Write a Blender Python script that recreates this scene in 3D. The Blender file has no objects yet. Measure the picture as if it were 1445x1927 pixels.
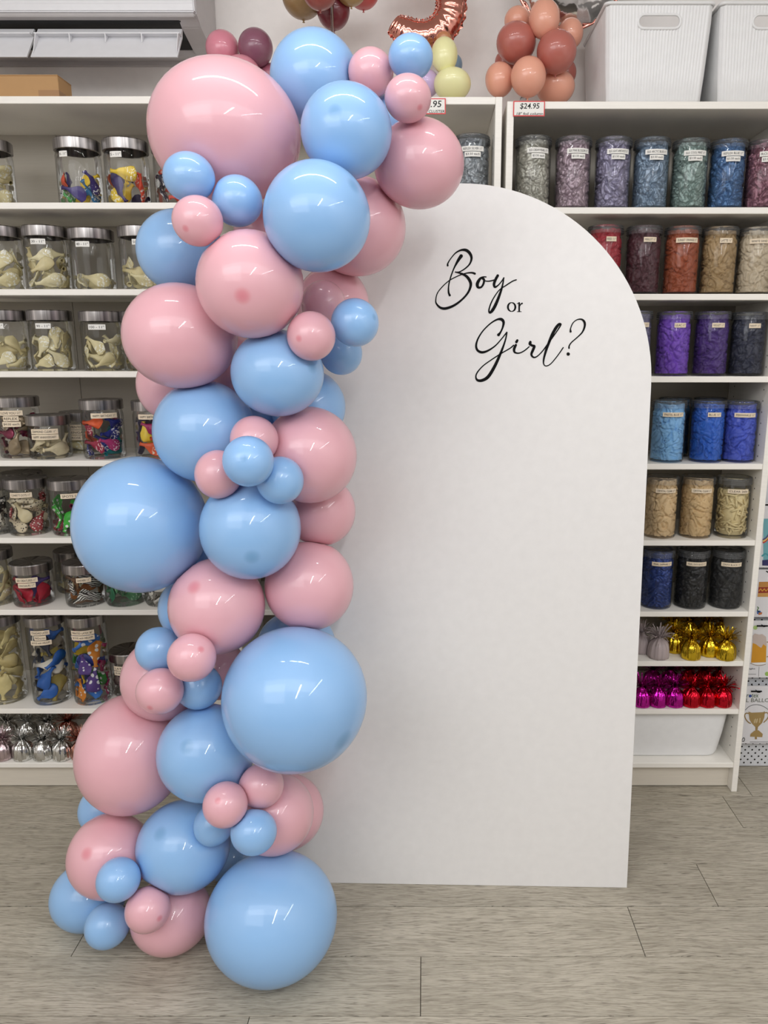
import bpy, bmesh, math, random
from math import sin, cos, pi, radians, sqrt, atan2
from mathutils import Vector, Matrix, noise, Quaternion
from mathutils.bvhtree import BVHTree

C = bpy.context.scene.collection
SC = bpy.context.scene
# ------------------------------------------------------------------ camera
FOC, PX0, CY, PITCH, EYE = 1400.0, 800.0, 963.5, radians(12.3), 1.372
cam = bpy.data.cameras.new('camera')
cam_ob = bpy.data.objects.new('camera', cam); C.objects.link(cam_ob)
cam.sensor_fit = 'VERTICAL'; cam.sensor_height = 24.0; cam.lens = FOC / 1927 * 24.0
cam.shift_x = -(PX0 - 722.5) / 1927; cam.clip_start = 0.05
cam_ob.location = (0, 0, EYE); cam_ob.rotation_euler = (pi/2 - PITCH, 0, 0)
SC.camera = cam_ob
# ------------------------------------------------------------------ world, lights, exposure
w = bpy.data.worlds.new('world'); SC.world = w; w.use_nodes = True
w.node_tree.nodes['Background'].inputs[0].default_value = (1.0, 0.97, 0.93, 1)
w.node_tree.nodes['Background'].inputs[1].default_value = 0.15
def area(name, loc, rot, sx, sy, power, col=(1.0, 0.95, 0.89)):
    l = bpy.data.lights.new(name, 'AREA'); l.shape = 'RECTANGLE'; l.size = sx; l.size_y = sy
    l.energy = power; l.color = col
    o = bpy.data.objects.new(name, l); C.objects.link(o); o.location = loc; o.rotation_euler = rot
    return o
LC = (0.985, 0.988, 0.995)
area('tube_or_fill_lamp', (-0.15, 1.14, 2.66), (0, 0, 0), 1.35, 0.045, 9, LC)
area('tube_or_fill_lamp', (-0.2, -0.3, 2.45), (0.85, 0, 0), 3.8, 0.9, 30, LC)  # added soft fill, tilted to brighten wall, board and shelf fronts
area('tube_or_fill_lamp', (0.55, -1.7, 2.66), (0, 0, 0), 0.12, 2.4, 44, LC)
area('left_fill_light', (-1.6, -0.9, 2.35), (0.75, 0, 0), 2.0, 2.0, 34, LC)  # added broad dim fill that lifts the left shelf fronts
area('tube_or_fill_lamp', (2.0, -0.8, 2.66), (0, 0, 0), 0.12, 2.4, 24, LC)
SC.view_settings.view_transform = 'Standard'; SC.view_settings.look = 'None'
SC.view_settings.gamma = 1.0; SC.view_settings.use_curve_mapping = False
SC.view_settings.exposure = -0.22

# ------------------------------------------------------------------ helpers
def ray(px, py):
    u, v = (px - PX0) / FOC, -(py - CY) / FOC
    return Vector((u, cos(PITCH) + v * sin(PITCH), -sin(PITCH) + v * cos(PITCH)))
def at(px, py, Y):
    r = ray(px, py); t = Y / r.y
    return Vector((r.x * t, Y, EYE + r.z * t))
def zat(py, Y): return at(800, py, Y).z
def on_z(px, py, Z):
    r = ray(px, py); t = (Z - EYE) / r.z
    return Vector((r.x * t, r.y * t, Z))
def depth(py, Y): return Y / ray(800, py).y
def xat(px, py, Y): return at(px, py, Y).x
def px2m(n, py, Y): return n * depth(py, Y) / FOC

def mesh_of(name, bm, mats, parent=None, smooth=False, recalc=True):
    if recalc: bmesh.ops.recalc_face_normals(bm, faces=bm.faces)
    me = bpy.data.meshes.new(name); bm.to_mesh(me); bm.free()
    for m in (mats if isinstance(mats, (list, tuple)) else [mats]): me.materials.append(m)
    if smooth:
        for p in me.polygons: p.use_smooth = True
    o = bpy.data.objects.new(name, me); C.objects.link(o)
    if parent: o.parent = parent
    return o
def sharp(o, deg=35):
    try: o.data.set_sharp_from_angle(angle=radians(deg))
    except Exception: pass
    return o
def thing(name, label, cat, loc=(0, 0, 0), group=None, rotz=0):
    o = bpy.data.objects.new(name, None); C.objects.link(o); o.empty_display_size = 0.05
    o.location = loc; o.rotation_euler = (0, 0, rotz)
    return tag(o, label, cat, group)
def tag(o, label, cat, group=None, kind=None):
    o['label'] = label; o['category'] = cat
    if group: o['group'] = group
    if kind: o['kind'] = kind
    return o
def struct(o): o['kind'] = 'structure'; return o

def add_box(bm, x0, x1, y0, y1, z0, z1, bev=0.0, mi=0):
    vs = [bm.verts.new((x, y, z)) for x in (x0, x1) for y in (y0, y1) for z in (z0, z1)]
    fs = []
    for q in ((0, 1, 3, 2), (4, 6, 7, 5), (0, 4, 5, 1), (2, 3, 7, 6), (0, 2, 6, 4), (1, 5, 7, 3)):
        f = bm.faces.new([vs[i] for i in q]); f.material_index = mi; fs.append(f)
    if bev > 0:
        es = list({e for f in fs for e in f.edges})
        r = bmesh.ops.bevel(bm, geom=es, offset=bev, segments=1, affect='EDGES', profile=0.5)
        for f in r['faces']: f.material_index = mi
    return vs
def box(name, x0, x1, y0, y1, z0, z1, mat, parent=None, bev=0.001):
    bm = bmesh.new(); add_box(bm, x0, x1, y0, y1, z0, z1, bev)
    return mesh_of(name, bm, mat, parent)
def add_lathe(bm, prof, n=28, mi=0, center=(0, 0, 0), mod=None, close=False):
    rings = []
    for i, (r, z) in enumerate(prof):
        if r < 1e-6: rings.append([bm.verts.new((center[0], center[1], center[2] + z))]); continue
        ring = []
        for k in range(n):
            a = 2 * pi * k / n
            rr = r * (mod(a, i) if mod else 1)
            ring.append(bm.verts.new((center[0] + rr * cos(a), center[1] + rr * sin(a), center[2] + z)))
        rings.append(ring)
    for A, B in zip(rings[:-1], rings[1:]):
        if len(A) == 1 and len(B) == 1: continue
        for k in range(n):
            k2 = (k + 1) % n
            if len(A) == 1: f = bm.faces.new((A[0], B[k], B[k2]))
            elif len(B) == 1: f = bm.faces.new((A[k], A[k2], B[0]))
            else: f = bm.faces.new((A[k], A[k2], B[k2], B[k]))
            f.material_index = mi; f.smooth = True
    return rings
def add_tube(bm, pts, rad, n=10, mi=0, flat=1.0, upv=Vector((0, 1, 0)), caps=True):
    """sweep an ellipse along pts; rad number or list"""
    rings = []
    for i, p in enumerate(pts):
        a = pts[max(i - 1, 0)]; b = pts[min(i + 1, len(pts) - 1)]
        t = (Vector(b) - Vector(a)).normalized()
        s = t.cross(upv)
        if s.length < 1e-5: s = t.cross(Vector((1, 0, 0)))
        s.normalize(); v = s.cross(t).normalized()
        r = rad[i] if isinstance(rad, (list, tuple)) else rad
        rings.append([bm.verts.new(Vector(p) + s * (r * cos(2 * pi * k / n)) + v * (r * flat * sin(2 * pi * k / n))) for k in range(n)])
    for A, B in zip(rings[:-1], rings[1:]):
        for k in range(n):
            f = bm.faces.new((A[k], A[(k + 1) % n], B[(k + 1) % n], B[k])); f.smooth = True; f.material_index = mi
    if caps:
        for R_ in (rings[0], rings[-1]):
            f = bm.faces.new(R_); f.material_index = mi
    return rings
def add_poly(bm, pts, mi=0):
    f = bm.faces.new([bm.verts.new(p) for p in pts]); f.material_index = mi; return f
def add_prism(bm, pts2, y0, y1, mi=0, holes=None):
    """outline in (x,z), extruded along y"""
    a = [bm.verts.new((x, y0, z)) for x, z in pts2]; b = [bm.verts.new((x, y1, z)) for x, z in pts2]
    n = len(pts2)
    fs = [bm.faces.new(a), bm.faces.new(b[::-1])]
    for i in range(n): fs.append(bm.faces.new((a[i], b[i], b[(i + 1) % n], a[(i + 1) % n])))
    for f in fs: f.material_index = mi
    return fs

# ------------------------------------------------------------------ materials
def nodes(name):
    m = bpy.data.materials.new(name); m.use_nodes = True
    nt = m.node_tree; b = nt.nodes['Principled BSDF']
    return m, nt, b
def L(nt, a, b): nt.links.new(a, b)
def N(nt, t, **kw):
    n = nt.nodes.new(t)
    for k, v in kw.items(): setattr(n, k, v)
    return n
def rgb(r, g, b):
    f = lambda c: ((c/255+0.055)/1.055)**2.4 if c/255 > 0.04045 else c/255/12.92
    return (f(r), f(g), f(b), 1)
def mixc(nt, fac, a, b):
    m = N(nt, 'ShaderNodeMix', data_type='RGBA')
    for inp, v in ((m.inputs[0], fac), (m.inputs[6], a), (m.inputs[7], b)):
        if hasattr(v, 'is_linked'): L(nt, v, inp)
        else: inp.default_value = v
    return m.outputs[2]
def ramp(nt, src, p0, p1, c0=(0, 0, 0, 1), c1=(1, 1, 1, 1)):
    r = N(nt, 'ShaderNodeValToRGB'); L(nt, src, r.inputs[0])
    r.color_ramp.elements[0].position = p0; r.color_ramp.elements[1].position = p1
    r.color_ramp.elements[0].color = c0; r.color_ramp.elements[1].color = c1
    return r.outputs[0]
def bump(nt, b, src, strength, dist=0.01):
    n = N(nt, 'ShaderNodeBump'); n.inputs['Strength'].default_value = strength; n.inputs['Distance'].default_value = dist
    L(nt, src, n.inputs['Height']); L(nt, n.outputs[0], b.inputs['Normal'])
def plain(name, col, rough=0.5, metal=0.0, spec=0.5, coat=0.0):
    m, nt, b = nodes(name)
    b.inputs['Base Color'].default_value = col; b.inputs['Roughness'].default_value = rough
    b.inputs['Metallic'].default_value = metal; b.inputs['Specular IOR Level'].default_value = spec
    b.inputs['Coat Weight'].default_value = coat
    tc = N(nt, 'ShaderNodeTexCoord'); nz = N(nt, 'ShaderNodeTexNoise'); nz.inputs['Scale'].default_value = 40
    L(nt, tc.outputs['Object'], nz.inputs['Vector'])
    c = mixc(nt, nz.outputs[0], tuple(x * 0.96 for x in col[:3]) + (1,), tuple(min(1, x * 1.04) for x in col[:3]) + (1,))
    L(nt, c, b.inputs['Base Color'])
    return m
def latex(name, col, tip=None, rough=0.42, sss=0.0):
    """stretched latex skin; the thick end (local +Z) keeps a deeper colour where the photo shows it"""
    m, nt, b = nodes(name)
    b.inputs['Roughness'].default_value = rough; b.inputs['Specular IOR Level'].default_value = 0.55
    b.inputs['Coat Weight'].default_value = 0.7; b.inputs['Coat Roughness'].default_value = 0.045
    b.inputs['Base Color'].default_value = col
    tc = N(nt, 'ShaderNodeTexCoord')
    nz = N(nt, 'ShaderNodeTexNoise'); nz.inputs['Scale'].default_value = 9; nz.inputs['Detail'].default_value = 1
    L(nt, tc.outputs['Object'], nz.inputs['Vector'])
    c = mixc(nt, nz.outputs[0], tuple(x * 0.97 for x in col[:3]) + (1,), tuple(min(1, x * 1.03) for x in col[:3]) + (1,))
    if tip:
        nv = N(nt, 'ShaderNodeVectorMath', operation='NORMALIZE'); L(nt, tc.outputs['Object'], nv.inputs[0])
        sp = N(nt, 'ShaderNodeSeparateXYZ'); L(nt, nv.outputs[0], sp.inputs[0])
        k = ramp(nt, sp.outputs[2], 0.986, 0.9992)
        c = mixc(nt, k, c, tip)
    L(nt, c, b.inputs['Base Color'])
    out = nt.nodes['Material Output']
    tr = N(nt, 'ShaderNodeBsdfTranslucent'); L(nt, c, tr.inputs[0])
    mx = N(nt, 'ShaderNodeMixShader'); mx.inputs[0].default_value = 0.12
    L(nt, b.outputs[0], mx.inputs[1]); L(nt, tr.outputs[0], mx.inputs[2]); L(nt, mx.outputs[0], out.inputs[0])
    return m
def glassy(name, tint=(0.985, 0.99, 0.985), edge=(0.72, 0.75, 0.74), refl=0.7, rough=0.03, milk=0.0):
    """thin clear wall: see-through, mirror-like at grazing angles, darker at its rims"""
    m = bpy.data.materials.new(name); m.use_nodes = True; nt = m.node_tree
    nt.nodes.remove(nt.nodes['Principled BSDF']); out = nt.nodes['Material Output']
    lw = N(nt, 'ShaderNodeLayerWeight'); lw.inputs['Blend'].default_value = 0.25
    k = ramp(nt, lw.outputs['Facing'], 0.55, 1.0)
    c = mixc(nt, k, tint + (1,), edge + (1,))
    t = N(nt, 'ShaderNodeBsdfTransparent'); L(nt, c, t.inputs[0])
    g = N(nt, 'ShaderNodeBsdfGlossy'); g.inputs['Roughness'].default_value = rough
    fr = N(nt, 'ShaderNodeFresnel'); fr.inputs['IOR'].default_value = 1.42
    mu = N(nt, 'ShaderNodeMath', operation='MULTIPLY'); mu.inputs[1].default_value = refl; L(nt, fr.outputs[0], mu.inputs[0])
    mx = N(nt, 'ShaderNodeMixShader'); L(nt, mu.outputs[0], mx.inputs[0]); L(nt, t.outputs[0], mx.inputs[1]); L(nt, g.outputs[0], mx.inputs[2])
    last = mx
    if milk:
        d = N(nt, 'ShaderNodeBsdfDiffuse'); d.inputs[0].default_value = (0.8, 0.82, 0.83, 1)
        m2 = N(nt, 'ShaderNodeMixShader'); m2.inputs[0].default_value = milk
        L(nt, mx.outputs[0], m2.inputs[1]); L(nt, d.outputs[0], m2.inputs[2]); last = m2
    L(nt, last.outputs[0], out.inputs[0])
    return m
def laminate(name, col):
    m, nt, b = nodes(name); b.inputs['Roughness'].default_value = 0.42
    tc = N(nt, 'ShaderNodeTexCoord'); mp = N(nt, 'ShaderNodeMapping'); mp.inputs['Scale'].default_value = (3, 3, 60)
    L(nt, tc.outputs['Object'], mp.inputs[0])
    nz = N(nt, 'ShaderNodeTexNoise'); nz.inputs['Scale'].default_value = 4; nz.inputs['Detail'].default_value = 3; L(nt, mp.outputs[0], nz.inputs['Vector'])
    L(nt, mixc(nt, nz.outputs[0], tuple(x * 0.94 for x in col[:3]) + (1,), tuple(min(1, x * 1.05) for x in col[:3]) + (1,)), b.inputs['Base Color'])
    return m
def planks_mat():
    m, nt, b = nodes('grey_oak_vinyl'); b.inputs['Roughness'].default_value = 0.48; b.inputs['Specular IOR Level'].default_value = 0.35
    tc = N(nt, 'ShaderNodeTexCoord'); oi = N(nt, 'ShaderNodeObjectInfo')
    off = N(nt, 'ShaderNodeVectorMath', operation='MULTIPLY'); off.inputs[1].default_value = (7.0, 11.0, 5.0); 
    cb = N(nt, 'ShaderNodeCombineXYZ')
    for i in range(3): L(nt, oi.outputs['Random'], cb.inputs[i])
    L(nt, cb.outputs[0], off.inputs[0])
    ad = N(nt, 'ShaderNodeVectorMath', operation='ADD'); L(nt, tc.outputs['Object'], ad.inputs[0]); L(nt, off.outputs[0], ad.inputs[1])
    # large cathedral figure warps the fine grain
    wz = N(nt, 'ShaderNodeTexNoise'); wz.inputs['Scale'].default_value = 3.0; wz.inputs['Detail'].default_value = 2
    mpw = N(nt, 'ShaderNodeMapping'); mpw.inputs['Scale'].default_value = (1.0, 3.0, 1); L(nt, ad.outputs[0], mpw.inputs[0]); L(nt, mpw.outputs[0], wz.inputs['Vector'])
    sc = N(nt, 'ShaderNodeVectorMath', operation='SCALE'); sc.inputs['Scale'].default_value = 0.05; L(nt, wz.outputs['Color'], sc.inputs[0])
    ad2 = N(nt, 'ShaderNodeVectorMath', operation='ADD'); L(nt, ad.outputs[0], ad2.inputs[0]); L(nt, sc.outputs[0], ad2.inputs[1])
    mp = N(nt, 'ShaderNodeMapping'); mp.inputs['Scale'].default_value = (6, 130, 1); L(nt, ad2.outputs[0], mp.inputs[0])
    n1 = N(nt, 'ShaderNodeTexNoise'); n1.inputs['Scale'].default_value = 2.4; n1.inputs['Detail'].default_value = 4; n1.inputs['Roughness'].default_value = 0.65; L(nt, mp.outputs[0], n1.inputs['Vector'])
    mp3 = N(nt, 'ShaderNodeMapping'); mp3.inputs['Scale'].default_value = (16, 520, 1); L(nt, ad2.outputs[0], mp3.inputs[0])
    n3 = N(nt, 'ShaderNodeTexNoise'); n3.inputs['Scale'].default_value = 1.6; n3.inputs['Detail'].default_value = 2; L(nt, mp3.outputs[0], n3.inputs['Vector'])
    n2 = N(nt, 'ShaderNodeTexNoise'); n2.inputs['Scale'].default_value = 5; n2.inputs['Detail'].default_value = 3
    mp2 = N(nt, 'ShaderNodeMapping'); mp2.inputs['Scale'].default_value = (0.8, 3, 1); L(nt, ad.outputs[0], mp2.inputs[0]); L(nt, mp2.outputs[0], n2.inputs['Vector'])
    base = mixc(nt, n2.outputs[0], rgb(164, 157, 141), rgb(204, 196, 180))
    dark = ramp(nt, n1.outputs[0], 0.38, 0.56, (1, 1, 1, 1), (0, 0, 0, 1))
    pores = ramp(nt, n3.outputs[0], 0.33, 0.43, (1, 1, 1, 1), (0, 0, 0, 1))
    def fade(src, k):
        mm = N(nt, 'ShaderNodeMath', operation='MULTIPLY'); mm.inputs[1].default_value = k; L(nt, src, mm.inputs[0]); return mm.outputs[0]
    c = mixc(nt, fade(dark, 0.5), base, rgb(122, 114, 99))
    c = mixc(nt, fade(pores, 0.8), c, rgb(84, 77, 66))
    tone = N(nt, 'ShaderNodeMapRange'); L(nt, oi.outputs['Random'], tone.inputs[0]); tone.inputs[3].default_value = 0.92; tone.inputs[4].default_value = 1.05
    hs = N(nt, 'ShaderNodeHueSaturation'); L(nt, tone.outputs[0], hs.inputs['Value']); L(nt, c, hs.inputs['Color'])
    L(nt, hs.outputs[0], b.inputs['Base Color']); bump(nt, b, n1.outputs[0], 0.12, 0.002)
    return m
def foil(name, col, rough=0.16, scale=55, st=0.6):
    m, nt, b = nodes(name); b.inputs['Base Color'].default_value = col; b.inputs['Metallic'].default_value = 1.0; b.inputs['Roughness'].default_value = rough
    tc = N(nt, 'ShaderNodeTexCoord'); mp = N(nt, 'ShaderNodeMapping'); mp.inputs['Scale'].default_value = (1, 1, 0.35); L(nt, tc.outputs['Object'], mp.inputs[0])
    nz = N(nt, 'ShaderNodeTexNoise'); nz.inputs['Scale'].default_value = scale; nz.inputs['Detail'].default_value = 3; L(nt, mp.outputs[0], nz.inputs['Vector'])
    bump(nt, b, nz.outputs[0], st, 0.01)
    return m
def rubber(name, col, prnt=None, kind=None, rough=0.45):
    """limp uninflated latex, optionally printed"""
    m, nt, b = nodes(name); b.inputs['Roughness'].default_value = rough
    tc = N(nt, 'ShaderNodeTexCoord'); oi = N(nt, 'ShaderNodeObjectInfo')
    nz = N(nt, 'ShaderNodeTexNoise'); nz.inputs['Scale'].default_value = 60; L(nt, tc.outputs['Object'], nz.inputs['Vector'])
    c = mixc(nt, nz.outputs[0], tuple(x * 0.85 for x in col[:3]) + (1,), tuple(min(1, x * 1.1) for x in col[:3]) + (1,))
    if prnt:
        sep = N(nt, 'ShaderNodeSeparateXYZ'); L(nt, tc.outputs['Object'], sep.inputs[0])
        if kind == 'dots':
            v = N(nt, 'ShaderNodeTexVoronoi'); v.inputs['Scale'].default_value = 150; v.inputs['Randomness'].default_value = 0.5; L(nt, tc.outputs['Object'], v.inputs['Vector'])
            k = ramp(nt, v.outputs['Distance'], 0.28, 0.33, (1, 1, 1, 1), (0, 0, 0, 1))
        elif kind == 'spots':
            v = N(nt, 'ShaderNodeTexVoronoi'); v.inputs['Scale'].default_value = 75; v.inputs['Randomness'].default_value = 0.4; L(nt, tc.outputs['Object'], v.inputs['Vector'])
            k = ramp(nt, v.outputs['Distance'], 0.30, 0.34, (1, 1, 1, 1), (0, 0, 0, 1))
        elif kind == 'stripes':
            v = N(nt, 'ShaderNodeTexWave'); v.inputs['Scale'].default_value = 55; v.inputs['Distortion'].default_value = 5; L(nt, tc.outputs['Object'], v.inputs['Vector'])
            k = ramp(nt, v.outputs[0], 0.45, 0.55)
        else:
            v = N(nt, 'ShaderNodeTexNoise'); v.inputs['Scale'].default_value = 170; v.inputs['Detail'].default_value = 1; L(nt, tc.outputs['Object'], v.inputs['Vector'])
            k0 = ramp(nt, v.outputs[0], 0.54, 0.58)
            k1 = ramp(nt, sep.outputs[2], -0.004, 0.004)
            mm = N(nt, 'ShaderNodeMath', operation='MULTIPLY'); L(nt, k0, mm.inputs[0]); L(nt, k1, mm.inputs[1]); k = mm.outputs[0]
        c = mixc(nt, k, c, prnt)
    L(nt, c, b.inputs['Base Color'])
    return m

M = {}
M['wall'] = plain('warm_white_paint', rgb(249, 245, 242), 0.7)
M['ceil'] = plain('ceiling_white', rgb(235, 232, 228), 0.8)
M['cream'] = laminate('cream_white_laminate', rgb(247, 243, 235))
M['back'] = laminate('back_board_shaded', rgb(170, 163, 150))  # white boards; the shade inside the shelves is put into this darker tone
M['kick'] = laminate('kick_board_white', rgb(222, 214, 200))
M['hole'] = plain('dark_hole', rgb(40, 36, 32), 0.9)
M['plank'] = planks_mat()
M['slab'] = plain('dark_underlay', rgb(70, 64, 56), 0.9)
M['board'] = plain('painted_white_board', rgb(233, 231, 229), 0.5)
M['black'] = plain('black_vinyl', rgb(6, 6, 7), 0.65, 0.0, 0.15)
M['pink'] = latex('baby_pink_latex', rgb(240, 184, 194))
M['pinkt'] = latex('baby_pink_latex_tip', rgb(240, 184, 194), rgb(231, 146, 158))
M['blue'] = latex('baby_blue_latex', rgb(152, 199, 247))
M['bluet'] = latex('baby_blue_latex_tip', rgb(152, 199, 247), rgb(126, 178, 226))
M['glass'] = glassy('jar_glass')
M['pet'] = glassy('clear_plastic', (0.985, 0.988, 0.99), (0.75, 0.77, 0.8), 0.75, 0.05, 0.012)
M['petlid'] = glassy('clear_plastic_lid', (0.95, 0.955, 0.965), (0.7, 0.72, 0.75), 1.0, 0.08, 0.06)
M['white_label'] = plain('white_label_paper', rgb(240, 238, 232), 0.6)
M['warm_lit_label'] = plain('warm_lit_label_paper', rgb(233, 216, 190), 0.6)  # same white paper, with the warmer light lower down put into its colour
M['ink'] = plain('black_ink', rgb(22, 20, 20), 0.6)
M['red_edge'] = plain('red_card_edge', rgb(214, 60, 62), 0.5)
M['plastic'] = plain('white_plastic', rgb(238, 238, 238), 0.38)
M['acwhite'] = plain('air_conditioner_white', rgb(228, 228, 231), 0.3)
M['acgrey'] = plain('air_conditioner_grey', rgb(190, 186, 186), 0.45)
M['acdark'] = plain('outlet_black', rgb(14, 14, 15), 0.6)
M['card'] = plain('kraft_cardboard', rgb(186, 146, 100), 0.75)
M['tape'] = plain('brown_tape', rgb(160, 118, 74), 0.35)
m, nt, b = nodes('brushed_steel'); b.inputs['Metallic'].default_value = 1; b.inputs['Roughness'].default_value = 0.34
tc = N(nt, 'ShaderNodeTexCoord'); sp = N(nt, 'ShaderNodeSeparateXYZ'); L(nt, tc.outputs['Object'], sp.inputs[0])
an = N(nt, 'ShaderNodeMath', operation='ARCTAN2'); L(nt, sp.outputs[0], an.inputs[0]); L(nt, sp.outputs[1], an.inputs[1])
nz = N(nt, 'ShaderNodeTexNoise', noise_dimensions='1D'); nz.inputs['Scale'].default_value = 3.2; nz.inputs['Detail'].default_value = 5; L(nt, an.outputs[0], nz.inputs['W'])
L(nt, ramp(nt, nz.outputs[0], 0.3, 0.7, (0.10, 0.095, 0.095, 1), (0.60, 0.57, 0.56, 1)), b.inputs['Base Color'])  # light and dark streaks in the colour imitate the room's reflection
b.inputs['Anisotropic'].default_value = 0.5
M['steel'] = m

def text_mesh(s, width=None, height=None, shear=0.0, bold=0.0):
    cu = bpy.data.curves.new('lettering', 'FONT'); cu.body = s; cu.resolution_u = 2; cu.shear = shear; cu.size = 1.0; cu.offset = bold
    o = bpy.data.objects.new('lettering', cu); me = bpy.data.meshes.new_from_object(o)
    bpy.data.objects.remove(o); bpy.data.curves.remove(cu)
    xs = [v.co.x for v in me.vertices]; ys = [v.co.y for v in me.vertices]
    x0, x1, y0, y1 = min(xs), max(xs), min(ys), max(ys)
    sx = width / (x1 - x0) if width else None; sy = height / (y1 - y0) if height else None
    sx = sx or sy; sy = sy or sx
    for v in me.vertices: v.co = ((v.co.x - (x0 + x1) / 2) * sx, (v.co.y - (y0 + y1) / 2) * sy, 0)
    return me
def text_ob(me, fn, mat, parent):
    for v in me.vertices: v.co = fn(v.co.x, v.co.y)
    me.materials.clear(); me.materials.append(mat)
    o = bpy.data.objects.new('lettering', me); C.objects.link(o); o.parent = parent
    return o

# ------------------------------------------------------------------ room
WALL_Y, FRONT = 2.43, 2.12
struct(box('wall_back', -2.6, 2.6, WALL_Y, WALL_Y + 0.1, 0, 2.7, M['wall'], bev=0))
struct(box('wall_left', -2.7, -2.6, -4.6, WALL_Y, 0, 2.7, M['wall'], bev=0))
struct(box('wall_right', 2.6, 2.7, -4.6, WALL_Y, 0, 2.7, M['wall'], bev=0))
struct(box('wall_front', -2.6, 2.6, -4.7, -4.6, 0, 2.7, M['wall'], bev=0))
struct(box('ceiling', -2.6, 2.6, -4.6, WALL_Y, 2.7, 2.8, M['ceil'], bev=0))
floor = struct(box('floor', -2.6, 2.6, -4.6, WALL_Y, -0.08, -0.004, M['slab'], bev=0))
ROWS = [(-0.432, 0.1), (-0.274, -0.5), (-0.116, 0.35), (0.042, -0.2), (0.2, 0.5), (0.358, -0.05), (0.516, -0.6), (0.674, 0.3), (0.832, -0.25), (0.99, 0.55),
        (1.148, -0.37), (1.306, -0.010), (1.464, 0.510), (1.623, 0.74), (1.781, -0.966), (1.939, 0.935), (2.097, -0.3), (2.255, 0.4)]
PL, G = 1.33, 0.0008
for y, jx in ROWS:
    x = jx - 3 * PL
    while x < 2.6:
        a, b2 = max(x, -2.6), min(x + PL, 2.6)
        if b2 - a > 0.01:
            bm = bmesh.new(); add_box(bm, a + G - (a + b2) / 2, b2 - G - (a + b2) / 2, -0.079 + G, 0.079 - G, -0.004, 0.0, 0.0006)
            o = mesh_of('plank', bm, M['plank'], floor); o.location = ((a + b2) / 2, y + 0.079, 0)
        x += PL

# ------------------------------------------------------------------ bookcases
TH = 0.018
def bookcase(x0, x1, tops, label, group=None, holes=False, seams=True):
    t = thing('bookcase', label, 'bookcase', ((x0 + x1) / 2, FRONT, 0))
    ox = (x0 + x1) / 2
    hi = zat(tops[0], FRONT)
    def p(name, xa, xb, ya, yb, za, zb, m, bev=0.0012):
        bm = bmesh.new(); add_box(bm, xa - ox, xb - ox, ya, yb, za, zb, bev)
        return mesh_of(name, bm, m, t)
    D = WALL_Y - FRONT - 0.012
    p('side_panel', x0, x0 + TH, 0, D, 0, hi, M['cream']); sr = p('side_panel', x1 - TH, x1, 0, D, 0, hi, M['cream'])
    p('top_panel', x0 + TH, x1 - TH, 0.001, D, hi - TH, hi, M['cream'])
    for k, y in enumerate(tops[1:]):
        z = zat(y, FRONT + 0.002)
        p('shelf', x0 + TH, x1 - TH, 0.002, D - 0.008, z - TH * 0.92, z, M['cream'])
    zl = zat(tops[-1], FRONT + 0.002) - TH
    p('kickboard', x0 + TH, x1 - TH, 0.03, 0.045, 0.003, zl, M['kick'])
    # back board in two leaves with a slim joint
    xm = x0 + (x1 - x0) * 0.43
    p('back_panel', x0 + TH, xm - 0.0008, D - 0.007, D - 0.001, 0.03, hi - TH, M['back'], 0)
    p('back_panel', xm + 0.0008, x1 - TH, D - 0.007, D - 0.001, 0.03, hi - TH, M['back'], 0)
    bm = bmesh.new()                       # shelf-pin holes drilled in the inner face of both sides
    for s, xx in ((1, x0 + TH), (-1, x1 - TH)):
        for yy in (0.04, D - 0.05):
            z = 0.14
            while z < hi - 0.06:
                vs = [bm.verts.new((xx - ox + s * 0.0004, yy + 0.0024 * cos(a * pi / 4), z + 0.0024 * sin(a * pi / 4))) for a in range(8)]
                bm.faces.new(vs); z += 0.032
    h = mesh_of('pin_holes', bm, M['hole'], t); h['kind'] = 'stuff'
    return t
LT = [180.5, 381, 544, 699, 867, 1012.5, 1148, 1334, 1436]
RT = [190.5, 390, 553, 708.5, 873, 1017, 1151, 1244.5, 1335, 1436]
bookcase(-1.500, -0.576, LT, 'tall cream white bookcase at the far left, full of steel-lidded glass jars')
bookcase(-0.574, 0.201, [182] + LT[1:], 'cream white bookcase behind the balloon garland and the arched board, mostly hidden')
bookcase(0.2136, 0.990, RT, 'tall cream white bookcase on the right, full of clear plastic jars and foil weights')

# ------------------------------------------------------------------ arched board
LEAN = math.atan(0.058)
BX, BR, BT = 0.078, 0.4485, 0.014
pl_, pr_ = on_z(622, 1662, 0), on_z(1176, 1671, 0)
YAW = atan2(pr_.y - pl_.y, pr_.x - pl_.x)               # the board stands a touch askew to the shelves
BP = Vector((BX, pl_.y + (BX - pl_.x) * math.tan(YAW), 0))
BM = Matrix.Rotation(YAW, 3, 'Z') @ Matrix.Rotation(-LEAN, 3, 'X')
BN = BM @ Vector((0, 1, 0))
def board_loc(px, py):                      # pixel -> place on the leaning front face
    r = ray(px, py); E0 = Vector((0, 0, EYE)); k = BN.dot(BP - E0) / BN.dot(r)
    q = BM.transposed() @ (E0 + r * k - BP)
    return (q.x, q.z)
top_z = board_loc(865, 345)[1]
out = [(-BR, 0.0), (BR, 0.0)]
sp = top_z - BR
for k in range(65): 
    a = pi * k / 64; out.append((BR * cos(a), sp + BR * sin(a)))
bm = bmesh.new(); add_prism(bm, out, 0, BT)
bmesh.ops.bevel(bm, geom=[e for e in bm.edges if abs(e.verts[0].co.y - e.verts[1].co.y) < 1e-6], offset=0.0012, segments=1, affect='EDGES')
board = mesh_of('arch_board', bm, M['board'])
tag(board, 'tall white arched display board lettered "Boy or Girl?" standing on the floor', 'board')
board.location = BP; board.rotation_euler = (-LEAN, 0, YAW)

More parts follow.
